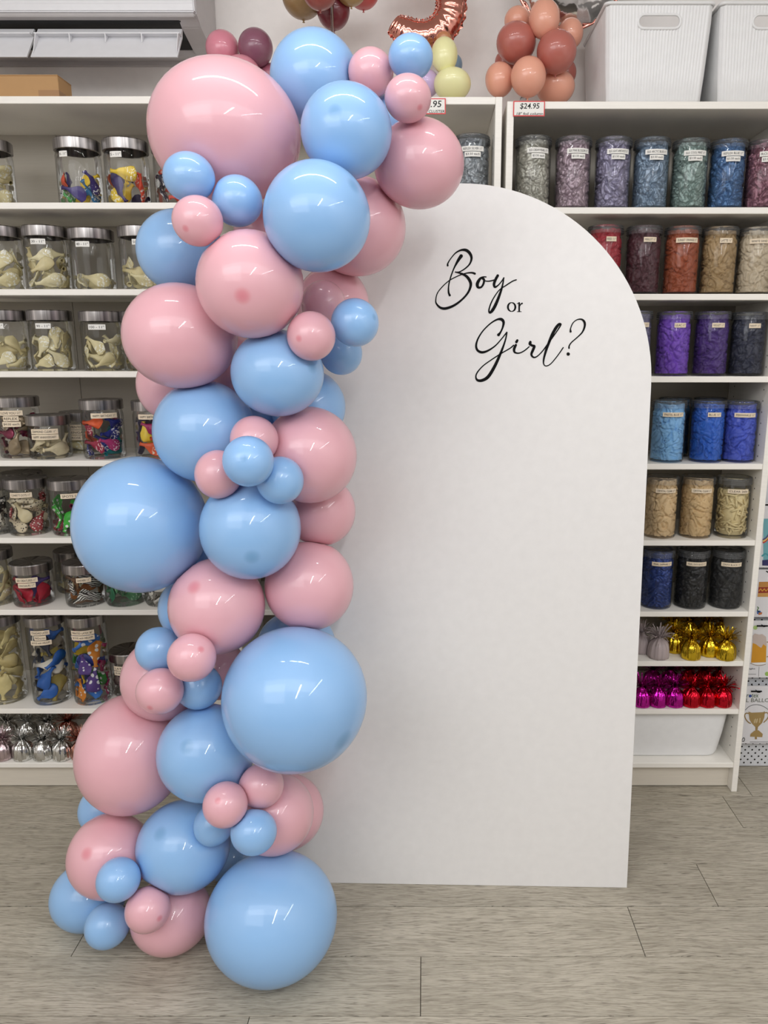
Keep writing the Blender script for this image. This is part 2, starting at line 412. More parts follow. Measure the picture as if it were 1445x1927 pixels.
def catmull(P, per=10):
    out = []
    for i in range(len(P) - 1):
        p0, p1, p2, p3 = P[max(i - 1, 0)], P[i], P[i + 1], P[min(i + 2, len(P) - 1)]
        for k in range(per):
            t = k / per
            out.append(tuple(0.5 * (2 * p1[j] + (p2[j] - p0[j]) * t + (2 * p0[j] - 5 * p1[j] + 4 * p2[j] - p3[j]) * t * t + (3 * p1[j] - p0[j] - 3 * p2[j] + p3[j]) * t ** 3) for j in range(3)))
    out.append(P[-1]); return out
def stroke(bm, P, conv, lift, closed=False, thin=1.0):
    """brush stroke of changing width, with round ends, as a thin raised ribbon"""
    S = catmull(P); n = len(S); Lf, Rt = [], []
    for i, (x, y, wd) in enumerate(S):
        a = S[max(i - 1, 0)]; c = S[min(i + 1, n - 1)]
        dx, dy = c[0] - a[0], c[1] - a[1]; l = math.hypot(dx, dy) or 1
        nx, ny = -dy / l, dx / l; h = wd * thin / 2
        Lf.append(bm.verts.new(conv(x + nx * h, y + ny * h, lift))); Rt.append(bm.verts.new(conv(x - nx * h, y - ny * h, lift)))
    for i in range(n - 1):
        bm.faces.new((Lf[i], Rt[i], Rt[i + 1], Lf[i + 1]))
    for (x, y, wd) in (S[0], S[-1]):
        bm.faces.new([bm.verts.new(conv(x + wd * thin / 2 * cos(2 * pi * k / 14), y + wd * thin / 2 * sin(2 * pi * k / 14), lift * 1.02)) for k in range(14)])
def conv_board(x, y, lift):
    X, Z = board_loc(780 + x / 4.0139, 430 + y / 4.0129)
    return (X, -lift, Z)
def word(strokes, discs=()):
    bm = bmesh.new()
    for k, s in enumerate(strokes): stroke(bm, s, conv_board, 0.0006 + 0.00004 * k, thin=1.12)
    for x, y, r in discs:
        bm.faces.new([bm.verts.new(conv_board(x + r * cos(2 * pi * k / 20), y + r * sin(2 * pi * k / 20), 0.0008)) for k in range(20)])
    return mesh_of('lettering', bm, M['black'], board)
wb = word([
 [(352,208,24),(330,240,19),(298,300,10),(272,370,9),(258,430,9),(257,480,12),(266,505,15)],
 [(250,280,13),(252,262,9),(275,225,7),(310,185,9),(350,164,13),(388,164,20),(416,186,20),(430,222,16),(418,265,11),(385,300,9),(345,325,8),(315,331,7)],
 [(308,329,8),(345,338,12),(388,358,18),(416,392,20),(424,430,18),(405,482,14),(360,535,13),(300,580,16),(240,603,18),(200,600,16),(170,575,12),(160,545,8),(172,490,7),(210,440,7),(260,395,7),(320,362,7),(380,340,8),(430,334,11),(455,341,15)],
 [(540,366,8),(515,367,10),(492,383,18),(474,418,22),(480,444,17),(503,443,13),(520,418,14),(525,388,14),(517,372,10)],
 [(510,378,9),(530,394,8),(560,398,8),(600,390,9)],
 [(628,356,18),(612,385,18),(600,420,18),(607,442,14),(630,430,9),(655,402,8),(674,374,10)],
 [(673,374,9),(668,410,10),(656,460,14),(635,520,18),(610,580,21),(585,622,20),(567,635,14),(562,615,10),(575,570,9),(600,520,8),(640,465,7),(690,430,8),(740,398,8),(768,388,8)]])
wb['label'] = 'black script word Boy'
wo = word([[(733 + 28*cos(a*pi/8) , 593 + 33*sin(a*pi/8), 5 + 8*abs(cos(a*pi/8))) for a in range(17)],
           [(790,563,12),(790,590,11),(790,626,11)], [(776,628,4),(790,627,5),(806,628,4)], [(774,568,4),(782,564,5),(790,563,6)], [(794,588,5),(802,572,7),(812,566,11)]])
wo['label'] = 'small black serif word or'
wg = word([
 [(634,803,20),(650,782,12),(666,745,13),(672,708,18),(655,686,20),(620,689,12),(570,720,9),(515,775,9),(478,835,11),(465,885,14),(476,920,16),(510,935,17),(555,922,13),(610,885,9),(660,830,8),(696,784,9)],
 [(697,785,10),(689,830,10),(670,890,13),(640,965,18),(600,1050,21),(555,1120,22),(510,1147,20),(475,1145,16),(463,1120,10),(475,1085,9),(520,1035,8),(590,985,8),(660,940,8),(720,905,8),(748,882,9)],
 [(765,880,16),(752,910,18),(757,935,13),(790,941,9),(830,922,8),(865,893,8)], [(776,845,16),(769,857,18)],
 [(874,858,18),(872,872,20),(888,884,16),(904,890,18),(893,920,18),(882,952,15),(900,973,11),(930,962,8),(975,915,8),(1020,850,9),(1040,815,9)],
 [(975,915,8),(1025,845,9),(1065,790,8),(1095,745,9),(1104,724,12),(1090,724,18),(1068,750,20),(1040,800,20),(1015,860,18),(990,930,16),(975,990,12),(976,1025,8),(995,1038,7),(1030,1020,7),(1080,960,7),(1122,900,8)],
 [(1178,778,15),(1178,755,8),(1195,715,7),(1225,690,7),(1260,686,11),(1282,706,16),(1284,740,14),(1265,785,10),(1225,825,8),(1185,860,8),(1168,885,9),(1166,903,12)]], [(1160,948,13)])
wg['label'] = 'black script word Girl with a question mark'

# ------------------------------------------------------------------ balloons
def balloon_mesh(axis, rx, ry, rz, mat, name='balloon', nu=40, nv=26, knot=True, cam_frame=True, egg=0.03):
    """egg of latex about its own axis with a rolled neck, stretched along the three frame axes"""
    ax = Vector(axis).normalized()
    q = ax.to_track_quat('Z', 'Y'); Rm = q.to_matrix()
    if cam_frame:
        Fm = Matrix(((1, 0, 0), (0, cos(PITCH), sin(PITCH)), (0, -sin(PITCH), cos(PITCH))))   # columns: right, forward, up
    else: Fm = Matrix.Identity(3)
    Sm = Fm @ Matrix.Diagonal((rx, ry, rz)) @ Fm.transposed()
    prof = []
    for i in range(nv + 1):
        u = pi * i / nv
        prof.append((sin(u) * (1 - egg * cos(u)), -cos(u) * (1 - 0.5 * egg * cos(u)) ))
    prof[0] = (0, prof[0][1])
    if knot:
        z0 = prof[1][1]
        prof = [(0, -1.10), (0.055, -1.10), (0.07, -1.085), (0.05, -1.06), (0.028, -1.04), (0.05, -1.01)] + prof[1:]
    prof[-1] = (0, prof[-1][1])
    bm = bmesh.new(); add_lathe(bm, prof, nu)
    T = Rm.transposed() @ Sm @ Rm
    for v in bm.verts: v.co = T @ v.co
    o = mesh_of(name, bm, mat, smooth=True)
    o.rotation_mode = 'QUATERNION'; o.rotation_quaternion = q
    return o
GAR = [
 (1,'P',-0.3675,1.4938,1.7621,0.1383,0.1285,0.1242,None),
 (3,'B',-0.2172,1.6000,1.8887,0.0863,0.0847,0.0865,None),
 (4,'P',-0.1040,1.5600,1.8868,0.0433,0.0422,0.0428,None),
 (5,'B',-0.0274,1.5200,1.8995,0.0412,0.0389,0.0383,None),
 (6,'P',-0.0310,1.4400,1.8064,0.0413,0.0395,0.0393,(0.542, -0.631, -0.555)),
 (7,'B',-0.1378,1.4200,1.7460,0.0799,0.0775,0.0783,(-0.148, -0.978, 0.149)),
 (8,'P',-0.0131,1.5200,1.7160,0.0857,0.0812,0.0802,None),
 (9,'B',-0.0690,1.6200,1.8209,0.0478,0.0465,0.0471,None),
 (10,'B',-0.4064,1.3764,1.6626,0.0439,0.0415,0.0408,None),
 (11,'B',-0.3308,1.4000,1.6283,0.0437,0.0427,0.0434,None),
 (12,'P',-0.3859,1.3400,1.5860,0.0424,0.0410,0.0412,(-0.267, -0.864, -0.426)),
 (13,'B',-0.1851,1.3414,1.5912,0.0903,0.0883,0.0900,(0.758, -0.45, 0.472)),
 (14,'P',-0.1401,1.5800,1.6127,0.0998,0.0957,0.0955,None),
 (15,'B',-0.4922,1.5800,1.5658,0.0861,0.0818,0.0809,None),
 (16,'P',-0.3102,1.3783,1.4857,0.0939,0.0916,0.0931,(0.057, -0.958, -0.28)),
 (17,'P',-0.4657,1.4600,1.3964,0.1067,0.1005,0.0987,None),
 (18,'P',-0.1977,1.6422,1.4630,0.0775,0.0787,0.0832,None),
 (19,'P',-0.2020,1.5278,1.4593,0.0438,0.0444,0.0468,None),
 (20,'B',-0.1325,1.4400,1.4216,0.0447,0.0437,0.0445,(0.864, -0.459, 0.207)),
 (21,'P',-0.2046,1.3768,1.3962,0.0435,0.0428,0.0438,(-0.386, -0.915, -0.113)),
 (22,'B',-0.1753,1.5800,1.3655,0.0439,0.0437,0.0454,None),
 (23,'B',-0.2810,1.4331,1.3281,0.0871,0.0824,0.0811,(0.852, -0.497, 0.163)),
 (24,'B',-0.2566,1.6337,1.2506,0.0813,0.0792,0.0803,None),
 (25,'P',-0.5471,1.6200,1.2970,0.0690,0.0702,0.0744,None),
 (26,'B',-0.4424,1.5028,1.2100,0.1021,0.1002,0.1025,None),
 (27,'P',-0.2366,1.5012,1.1619,0.0960,0.0951,0.0980,(0.87, 0.137, 0.474)),
 (28,'P',-0.3259,1.4148,1.2028,0.0454,0.0450,0.0464,None),
 (29,'B',-0.3187,1.3301,1.1755,0.0457,0.0449,0.0459,(0.046, -0.962, 0.267)),
 (30,'P',-0.3931,1.3986,1.1400,0.0438,0.0442,0.0465,None),
 (31,'B',-0.2743,1.3833,1.1313,0.0443,0.0438,0.0451,None),
 (33,'B',-0.5934,1.5200,1.0128,0.1353,0.1362,0.1428,None),
 (34,'B',-0.3494,1.4481,1.0243,0.0994,0.0987,0.1021,(0.217, -0.911, -0.351)),
 (35,'P',-0.2311,1.6000,1.0249,0.0764,0.0753,0.0772,None),
 (36,'P',-0.2523,1.5400,0.8725,0.0955,0.0945,0.0974,None),
 (37,'P',-0.4367,1.4873,0.8442,0.0992,0.0981,0.1010,(-0.241, -0.712, 0.66)),
 (38,'B',-0.5444,1.5922,0.8026,0.0543,0.0584,0.0654,None),
 (39,'B',-0.3037,1.6400,0.6953,0.0911,0.0842,0.0809,None),
 (40,'B',-0.2709,1.4200,0.6698,0.1482,0.1452,0.1482,(0.741, -0.588, -0.325)),
 (41,'B',-0.5685,1.4879,0.7468,0.0470,0.0465,0.0480,None),
 (42,'P',-0.4610,1.3734,0.7782,0.0471,0.0463,0.0474,(0.59, -0.539, 0.601)),
 (43,'P',-0.5481,1.4250,0.6830,0.0478,0.0465,0.0471,(-0.146, -0.927, -0.345)),
 (44,'B',-0.4873,1.4860,0.6634,0.0494,0.0482,0.0491,None),
 (45,'P',-0.5897,1.5641,0.6451,0.0932,0.0917,0.0939,None),
 (46,'P',-0.4915,1.6672,0.6185,0.0614,0.0644,0.0702,None),
 (47,'P',-0.6764,1.5600,0.4602,0.1215,0.1261,0.1363,None),
 (48,'B',-0.4789,1.4802,0.5098,0.1040,0.1021,0.1043,(-0.134, -0.794, 0.593)),
 (49,'P',-0.3511,1.4304,0.4595,0.0478,0.0459,0.0459,None),
 (50,'P',-0.4129,1.3742,0.4526,0.0457,0.0450,0.0462,(-0.108, -0.723, 0.682)),
 (51,'B',-0.4658,1.4551,0.3485,0.0428,0.0428,0.0445,None),
 (52,'B',-0.3574,1.3727,0.3892,0.0476,0.0457,0.0458,None),
 (53,'P',-0.3424,1.4865,0.3549,0.0900,0.0875,0.0885,None),
 (54,'P',-0.3440,1.6173,0.2710,0.0944,0.0904,0.0901,None),
 (55,'B',-0.7901,1.6323,0.2669,0.0589,0.0581,0.0597,None),
 (56,'P',-0.7288,1.5136,0.2276,0.0931,0.0918,0.0942,(-0.193, -0.76, 0.62)),
 (57,'B',-0.5523,1.5028,0.2598,0.1046,0.1008,0.1011,(-0.278, -0.599, 0.751)),
 (58,'B',-0.8139,1.5615,0.0796,0.0877,0.0818,0.0795,None),
 (59,'B',-0.6645,1.4066,0.2491,0.0460,0.0449,0.0456,None),
 (60,'B',-0.7258,1.4600,0.0853,0.0493,0.0482,0.0490,None),
 (61,'P',-0.6083,1.4068,0.1742,0.0481,0.0468,0.0473,(0.777, -0.625, 0.069)),
 (62,'P',-0.5901,1.4928,0.0857,0.0919,0.0869,0.0856,None),
 (63,'B',-0.3443,1.4265,0.1379,0.1450,0.1386,0.1378,None),
 (64,'P',-0.4110,1.6400,1.3358,0.0669,0.0660,0.0678,None),
 (65,'B',-0.3751,1.6880,1.1978,0.0729,0.0721,0.0742,None),
 (66,'B',-0.5160,1.6782,0.8833,0.0717,0.0716,0.0746,None),
 (67,'P',-0.3469,1.6700,1.6206,0.0574,0.0550,0.0548,None),
 (68,'B',-0.5028,1.7200,0.0699,0.0734,0.0694,0.0683,None),
]
GARL = {
1:'very large baby pink balloon at the top left of the garland',
3:'tall baby blue balloon that tops the garland, highest of all',
4:'small baby pink balloon right of the topmost tall blue balloon, beside a small blue',
5:'small baby blue balloon at the top right corner, by the pale yellow balloons',
6:'small baby pink balloon with a dark red tip spot, by the CLUSTER price tag',
7:'large bright blue balloon with a faint tip spot, below the tallest blue one',
8:'large baby pink balloon furthest right in the garland, at the shoulder of the arched board',
9:'mostly hidden blue balloon between the two small pink balloons at the top right',
10:'small baby blue balloon overlapping the lower left of the very large pink one',
11:'small baby blue balloon, right one of two small blues below the very large pink',
12:'small baby pink balloon with a dark tip spot, below two small blue ones',
13:'large baby blue balloon at upper centre, right of the large pink with the reddish tip',
14:'large shaded pink balloon half behind a large blue one, left of the word Boy',
15:'large shaded blue balloon at the left edge, overlapping the jar labelled 50',
16:'large round baby pink balloon with a reddish tip spot just below its centre',
17:'wide baby pink balloon bulging left beside the jar labelled 100',
18:'shaded pink balloon against the board, behind a dim small pink balloon',
19:'dim small pink balloon in shade above the small spotted pink one near the board',
20:'small pale blue balloon furthest right of the upper middle cluster, left of the word Girl',
21:'small pale pink balloon with a reddish tip spot, left of a small pale blue one',
22:'small shaded blue balloon tucked under the bright small blue one left of the word Girl',
23:'wide baby blue balloon directly below the large pink one with the reddish tip spot',
24:'shaded blue balloon half hidden against the board, right of the wide blue one',
25:'shaded pink balloon at the left edge, covering part of the second HAPPY BIRTHDAY jar',
26:'large baby blue balloon in the left middle, above the largest blue balloon on the left',
27:'large dusky pink balloon at the right middle, right of a four balloon cluster',
28:'small pink balloon at the top of the middle cluster, behind a small blue one',
29:'small pale blue balloon with a blue tip spot in the centre of the middle cluster',
30:'small pink balloon at the left of the middle cluster',
31:'small baby blue balloon at the right of the middle cluster',
33:'very large blue balloon bulging furthest left at mid height, over the SPOTS jar',
34:'large blue balloon with a tip spot near its bottom, below the middle cluster',
35:'shaded pink balloon at right middle, squeezed between two larger pink ones against the board',
36:'large pink balloon at right, directly above the very large blue one on the right',
37:'large pink balloon just below the blue one whose tip spot is near its bottom',
38:'blue balloon showing a thin sliver by the jar of black dotted white balloons',
39:'blue balloon mostly hidden behind the top of the very large sky blue one',
40:'very large sky blue balloon low on the right, overlapping the arched board',
41:'small blue balloon at the top left of the lower left cluster',
42:'small pink balloon at the top right of the lower left cluster',
43:'small pale pink balloon at the bottom left of the lower left cluster',
44:'small shaded blue balloon at the bottom right of the lower left cluster',
45:'shaded pink balloon behind the lower left cluster of four small balloons',
46:'pink balloon nearly hidden between the lower left cluster and the very large blue one',
47:'very large dusky pink balloon at lower left, in front of the silver foil weights',
48:'large blue balloon between the very large dusky pink and very large sky blue ones',
49:'small shaded pink balloon at the top right of the lower right cluster',
50:'small pink balloon with a reddish tip spot in the lower right cluster',
51:'small shaded blue balloon at the left bottom of the lower right cluster',
52:'small pale blue balloon at the right bottom of the lower right cluster',
53:'large dusky pink balloon at lower right, just right of the lower right cluster',
54:'dusky pink balloon with only its right rim showing, against the foot of the board',
55:'blue balloon with only a sliver showing at lower left above the floor planks',
56:'large pink balloon with a reddish tip spot at lower left, above the bottom left cluster',
57:'large blue balloon with a faint tip spot near the bottom, between pink ones',
58:'shaded blue balloon resting on the floor at the far bottom left',
59:'small bright blue balloon at the top of the bottom left cluster',
60:'small bright blue balloon at the bottom of the bottom left cluster, lowest small one',
61:'small pink balloon at the right of the bottom left cluster',
62:'pink balloon resting on the floor between two blue ones at the bottom',
64:'pink balloon deep inside the garland, glimpsed above the left middle large blue one',
65:'blue balloon deep inside the garland, glimpsed above the small pink of the middle cluster',
66:'blue balloon deep inside the garland, between the largest left blue and its right neighbour',
67:'pink balloon deep inside the garland, glimpsed below the right small blue of two',
68:'dark shaded blue balloon deep inside the garland, above the scuffed one on the floor',
63:'very large scuffed blue balloon resting on the floor at the foot of the garland'}
CORE = lambda z: Vector((-0.33 + 0.06 * (z - 1), 1.56, z))
GAR_BY = {g[0]: g for g in GAR}
FM = Matrix(((1, 0, 0), (0, cos(PITCH), sin(PITCH)), (0, -sin(PITCH), cos(PITCH))))
def reach(g, n):                            # how far an ellipsoid reaches from its centre along n
    l = FM.transposed() @ n
    return 1 / sqrt((l.x / g[5]) ** 2 + (l.y / g[6]) ** 2 + (l.z / g[7]) ** 2)
def press_flat(o, bid, P):
    """balloons tied side by side flatten where they press on each other and on the board"""
    g = GAR_BY[bid]; planes = []
    for h in GAR:
        if h[0] == bid: continue
        d = Vector(h[2:5]) - P; D = d.length; n = d / D
        a, b = reach(g, n), reach(h, n)
        if D < (a + b) * 1.02:
            planes.append((n, (D + a - b) / 2 if D < a + b else a))
    nb = BN
    if P.z < 1.75 and P.x > BX - BR - 0.02: planes.append((nb, nb.dot(BP - P) - 0.002))
    q = o.rotation_quaternion; qi = q.inverted()
    for v in o.data.vertices:
        wv = q @ v.co
        for it in range(3):
            for n, d in planes:
                e = n.dot(wv) - (d - 0.0012)
                if e > 0: wv = wv - n * e
        if wv.z < -P.z + 0.0005: wv.z = -P.z + 0.0005
        v.co = qi @ wv
for (bid, col, x, y, z, rx, ry, rz, ax) in GAR:
    P = Vector((x, y, z))
    if ax is None:
        d = P - CORE(z); d.y = 0
        if d.length < 0.02: d = Vector((0.3, 0, 1))
        d.normalize(); d.z += 0.25; d.y = -0.12
        ax = d
        mat = M['pink'] if col == 'P' else M['blue']
    else: mat = M['pinkt'] if col == 'P' else M['bluet']
    o = balloon_mesh(ax, rx, ry, rz, mat, knot=(mat in (M['pinkt'], M['bluet']) and bid not in (62, 63)))
    o.location = P
    press_flat(o, bid, P)
    tag(o, GARL[bid], 'balloon', 'balloons of the garland')
    if bid == 63:                     # grey scuffs where it rubbed on the floor
        bm = bmesh.new(); rnd = random.Random(4)
        for (sx, sy, n, sp_) in ((575, 1836, 16, 9), (577, 1805, 8, 7), (585, 1838, 8, 6), (627, 1740, 2, 2)):
            for k in range(n):
                r = ray(sx + rnd.gauss(0, sp_), sy + rnd.gauss(0, sp_ * 0.35)); E0 = Vector((0, 0, EYE)) - P
                Fm = Matrix(((1, 0, 0), (0, cos(PITCH), sin(PITCH)), (0, -sin(PITCH), cos(PITCH))))
                inv = Fm @ Matrix.Diagonal((1 / rx, 1 / ry, 1 / rz)) @ Fm.transposed()
                e, d = inv @ E0, inv @ r
                disc = (e.dot(d)) ** 2 - d.dot(d) * (e.dot(e) - 1)
                if disc < 0.02: continue
                t = (-e.dot(d) - sqrt(disc)) / d.dot(d); h = E0 + r * t
                nn = (inv.transposed() @ (inv @ h)).normalized(); s = nn.cross(Vector((0, 0, 1))).normalized(); u = s.cross(nn)
                a_, b_ = rnd.uniform(0.0008, 0.003), rnd.uniform(0.0003, 0.0008); h = h * 1.004
                bm.faces.new([bm.verts.new(o.rotation_quaternion.inverted() @ (h + s * (a_ * cos(q * pi / 3)) + u * (b_ * sin(q * pi / 3) + 0.4 * a_ * cos(q * pi / 3)))) for q in range(6)])
        sc = mesh_of('scuff_marks', bm, plain('grey_scuff', rgb(92, 112, 128), 0.8), o); sc['kind'] = 'stuff'

# ------------------------------------------------------------------ shop jars
SHELF_L = [None] + [zat(y, FRONT + 0.002) for y in LT[1:]]
SHELF_R = [None] + [zat(y, FRONT + 0.002) for y in RT[1:]]
TOP_L, TOP_M, TOP_R = zat(LT[0], FRONT), zat(182, FRONT), zat(RT[0], FRONT)
GLASS_PROF = [(0.0, 0.004), (0.9, 0.004), (0.965, 0.0), (1.0, 0.007), (1.0, 0.02), (1.0, 0.5), (1.0, -0.012), (0.93, -0.004), (0.93, 0.006)]
def label_strip(jar, r, z, a0, wd, ht, lines, mat):
    """paper strips stuck round the front of a jar; each is a part with its lettering as sub-part"""
    for k, s in enumerate(lines):
        wk, s2 = (s[0], s[1]) if isinstance(s, tuple) else (wd, s)
        zz = z - k * ht * 1.12
        bm = bmesh.new(); n = 10; col = []
        for i in range(n + 1):
            a = a0 - (wk / r) / 2 + (wk / r) * i / n
            for q in (0, 1):
                col.append(bm.verts.new(((r + 0.0007) * sin(a), -(r + 0.0007) * cos(a), zz - ht / 2 + ht * q)))
        for i in range(n): bm.faces.new((col[2 * i], col[2 * i + 2], col[2 * i + 3], col[2 * i + 1]))
        l = mesh_of('label', bm, mat, jar); 
        me = text_mesh(s2, wk * 0.84, ht * 0.48)
        text_ob(me, lambda x, y: ((r + 0.0011) * sin(a0 + x / r), -(r + 0.0011) * cos(a0 + x / r), zz + y), M['ink'], l)
def facing(X, Y): return atan2(-X, Y) * -1.0       # angle that turns a jar's front to someone standing before the shelves
GLASS_PARTS, LID_PARTS = {}, {}
def glass_jar(px, base_px, lid_px, Y, shelf, label, lines, lo=-0.4, lw=0.9, R=0.060, lab='white_label', lab_dy=0.016):
    """round glass canister with a brushed steel lid; px = columns of lid centre and base centre"""
    z0 = SHELF_L[shelf] + 0.0006
    X = xat(px[1], base_px, Y) * 0.5 + xat(px[0], lid_px, Y) * 0.5
    h = zat(lid_px, Y - R) - z0                       # overall height, lid included
    lh = 0.029
    j = thing('glass_jar', label, 'jar', (X, Y, z0), 'steel-lidded glass jars')
    rb = R * 0.975
    bm = bmesh.new()
    add_lathe(bm, [(0, 0.006), (rb * 0.86, 0.005), (rb * 0.93, 0.0), (rb * 0.985, 0.006), (rb, 0.016), (rb, h * 0.5), (rb, h - lh - 0.014), (rb * 0.955, h - lh - 0.004), (rb * 0.93, h - lh + 0.001)], 36)
    mesh_of('jar_body', bm, M['glass'], j, True)
    bm = bmesh.new()
    add_lathe(bm, [(rb * 0.92, h - lh), (R, h - lh), (R * 1.005, h - lh + 0.002), (R * 1.005, h - 0.003), (R * 0.97, h - 0.0004), (R * 0.90, h - 0.001), (0, h - 0.0015)], 40)
    sharp(mesh_of('lid', bm, M['steel'], j, True))
    if lines:
        a0 = atan2(X, Y) * 0 + math.asin(max(-0.95, min(0.95, lo))) - atan2(X, Y)
        label_strip(j, rb, h - lh - lab_dy, a0, lw * rb, 0.0145, lines, M[lab])
    return X, Y, z0, rb, h - lh
def limp_mesh(seed):
    """uninflated balloon: flattened bag, narrow neck and rolled lip, folded and creased"""
    rnd = random.Random(seed)
    bm = bmesh.new()
    prof = [(0.0045, -0.030), (0.0056, -0.0293), (0.0046, -0.0282), (0.0036, -0.026), (0.0042, -0.018), (0.008, -0.010), (0.0135, 0.000), (0.0165, 0.010), (0.0155, 0.019), (0.009, 0.026), (0.0, 0.028)]
    add_lathe(bm, prof, 14)
    bend = rnd.uniform(-22, 22); off = Vector((rnd.random() * 9, rnd.random() * 9, rnd.random() * 9))
    for v in bm.verts:
        x, y, z = v.co
        k = max(0.0, min(1.0, (z + 0.026) / 0.02)); y *= (1 - 0.80 * k)
        n = noise.noise_vector(Vector((x, y, z)) * 95 + off) * 0.0032 * k + noise.noise_vector(Vector((x, y, z)) * 40 + off) * 0.004 * k
        x, y, z = x + n.x * 0.8, y + n.y * 2.0, z + n.z * 0.8
        y += bend * z * z * 0.5 + 0.15 * bend * x * x * 3
        v.co = (x, y, z)
    me = bpy.data.meshes.new('deflated_balloon'); bmesh.ops.recalc_face_normals(bm, faces=bm.faces); bm.to_mesh(me); bm.free()
    for p in me.polygons: p.use_smooth = True
    me.materials.append(None)
    return me
LIMP = [limp_mesh(s) for s in range(7)]
RB = {}
def rub(col, prnt=None, kind=None):
    k = (tuple(col), tuple(prnt) if prnt else None, kind)
    if k not in RB: RB[k] = rubber('limp_latex', rgb(*col), rgb(*prnt) if prnt else None, kind)
    return RB[k]
LIMP_V = [[v.co.copy() for v in me.vertices] for me in LIMP]
LIMP_F = [[tuple(p.vertices) for p in me.polygons] for me in LIMP]
def fill_jar(info, n, fill, mats, where, seed, size=1.0):
    """loose balloons heaped in a jar, each one a thing of its own, lying on those below without cutting into them"""
    X, Y, z0, r, h = info; rnd = random.Random(seed)
    top = min(h * fill, h - 0.012); R_ = r - 0.0022; done = []; made = 0
    for k in range(n):
        best = None
        for c in range(9):
            mi = rnd.randrange(len(LIMP)); s = size * rnd.uniform(0.86, 1.1)
            front = c % 4 != 3
            a = rnd.uniform(-1.4, 1.4) if front else rnd.uniform(1.6, 4.7)
            tilt = pi / 2 + rnd.uniform(-0.6, 0.6) if rnd.random() < 0.5 else rnd.uniform(0, 2 * pi)
            rot = Quaternion((0, 0, 1), a) @ Quaternion((0, 1, 0), tilt) @ Quaternion((0, 0, 1), rnd.uniform(-0.5, 0.5))
            vs = [rot @ (v * s) for v in LIMP_V[mi]]; d = (sin(a), -cos(a)); q = 0.045; ok = False
            while q > -0.03:
                if max((v.x + q * d[0]) ** 2 + (v.y + q * d[1]) ** 2 for v in vs) <= R_ * R_: ok = True; break
                q -= 0.003
            if not ok: continue
            zlo, zhi = min(v.z for v in vs), max(v.z for v in vs); z = 0.0075 - zlo
            off = Vector((q * d[0], q * d[1], 0))
            while z + zhi < top:
                if best and z + zlo >= best[0]: break
                t = BVHTree.FromPolygons([v + off + Vector((0, 0, z)) for v in vs], LIMP_F[mi])
                hit = any(not (z + zhi < lo or z + zlo > hi) and t.overlap(o_) for o_, lo, hi in done)
                if not hit: best = (z + zlo, mi, s, rot, off + Vector((0, 0, z)), t, z + zhi); break
                z += 0.006
        if not best: continue
        _, mi, s, rot, loc, t, zh = best
        done.append((t, best[0], zh)); me = LIMP[mi]
        o = bpy.data.objects.new('deflated_balloon', me); C.objects.link(o)
        o.rotation_mode = 'QUATERNION'; o.rotation_quaternion = rot; o.scale = (s, s, s)
        o.location = Vector((X, Y, z0)) + loc
        m, cn = mats[made % len(mats)]; made += 1
        o.material_slots[0].link = 'OBJECT'; o.material_slots[0].material = m
        ty = 'bottom' if loc.z < 0.3 * top else 'top' if loc.z > 0.68 * top else 'mid'
        sd = 'back' if loc.y > 0.012 else 'left' if loc.x < -0.011 else 'right' if loc.x > 0.011 else 'front'
        tag(o, '%s balloon at %s %s %s' % (cn, ty, sd, where), 'balloon', 'deflated balloons ' + where)
    return made
CREAM = (226, 214, 168); WH = (248, 246, 234)
mc = [(rub(CREAM, WH), 'cream, white printed'), (rub((232, 222, 182), WH), 'pale cream, white printed'), (rub((220, 206, 158)), 'plain cream')]
mixA = [(rub((50, 120, 170), (240, 240, 240)), 'blue, white printed'), (rub((64, 50, 120)), 'purple'), (rub((244, 206, 50)), 'yellow'), (rub((95, 186, 100), (240, 240, 240)), 'green, white printed'), (rub((230, 90, 55)), 'orange red'), (rub((74, 64, 128), (240, 240, 240)), 'violet, white printed')]
mixB = [(rub((244, 210, 60), (250, 240, 200)), 'yellow, pale printed'), (rub((60, 46, 102)), 'dark purple'), (rub((232, 86, 60), (245, 230, 220)), 'red, white printed'), (rub((244, 206, 50)), 'yellow'), (rub((228, 96, 50)), 'orange'), (rub((56, 50, 88)), 'indigo')]
mixC = [(rub((44, 54, 140), (240, 240, 245)), 'navy, white printed'), (rub((32, 126, 130)), 'teal'), (rub((158, 34, 66), (230, 200, 200)), 'dark red, printed'), (rub((46, 56, 144), (240, 240, 245)), 'royal blue, white printed'), (rub((184, 54, 118), (240, 220, 230)), 'magenta, printed'), (rub((230, 96, 50)), 'orange')]
mixD = [(rub((230, 96, 54), (245, 220, 200)), 'orange, printed'), (rub((168, 34, 96)), 'magenta'), (rub((64, 58, 96)), 'slate purple'), (rub((238, 206, 58)), 'yellow'), (rub((158, 38, 90), (240, 230, 230)), 'wine pink, printed')]
reflex = [(rub((150, 132, 106)), 'metallic beige'), (rub((128, 36, 62)), 'metallic wine'), (rub((164, 146, 120), (235, 230, 220)), 'metallic tan, printed'), (rub((140, 48, 78)), 'metallic burgundy')]
for r_, _n in reflex: r_.node_tree.nodes['Principled BSDF'].inputs['Metallic'].default_value = 0.4; r_.node_tree.nodes['Principled BSDF'].inputs['Roughness'].default_value = 0.28
conf = [(rub((214, 200, 172), (60, 50, 45), 'dots'), 'cream, black dotted'), (rub((170, 66, 70), (244, 236, 226), 'dots'), 'red, white dotted'), (rub((218, 206, 178), (60, 50, 45), 'dots'), 'pale, black dotted'), (rub((214, 200, 162)), 'plain cream')]
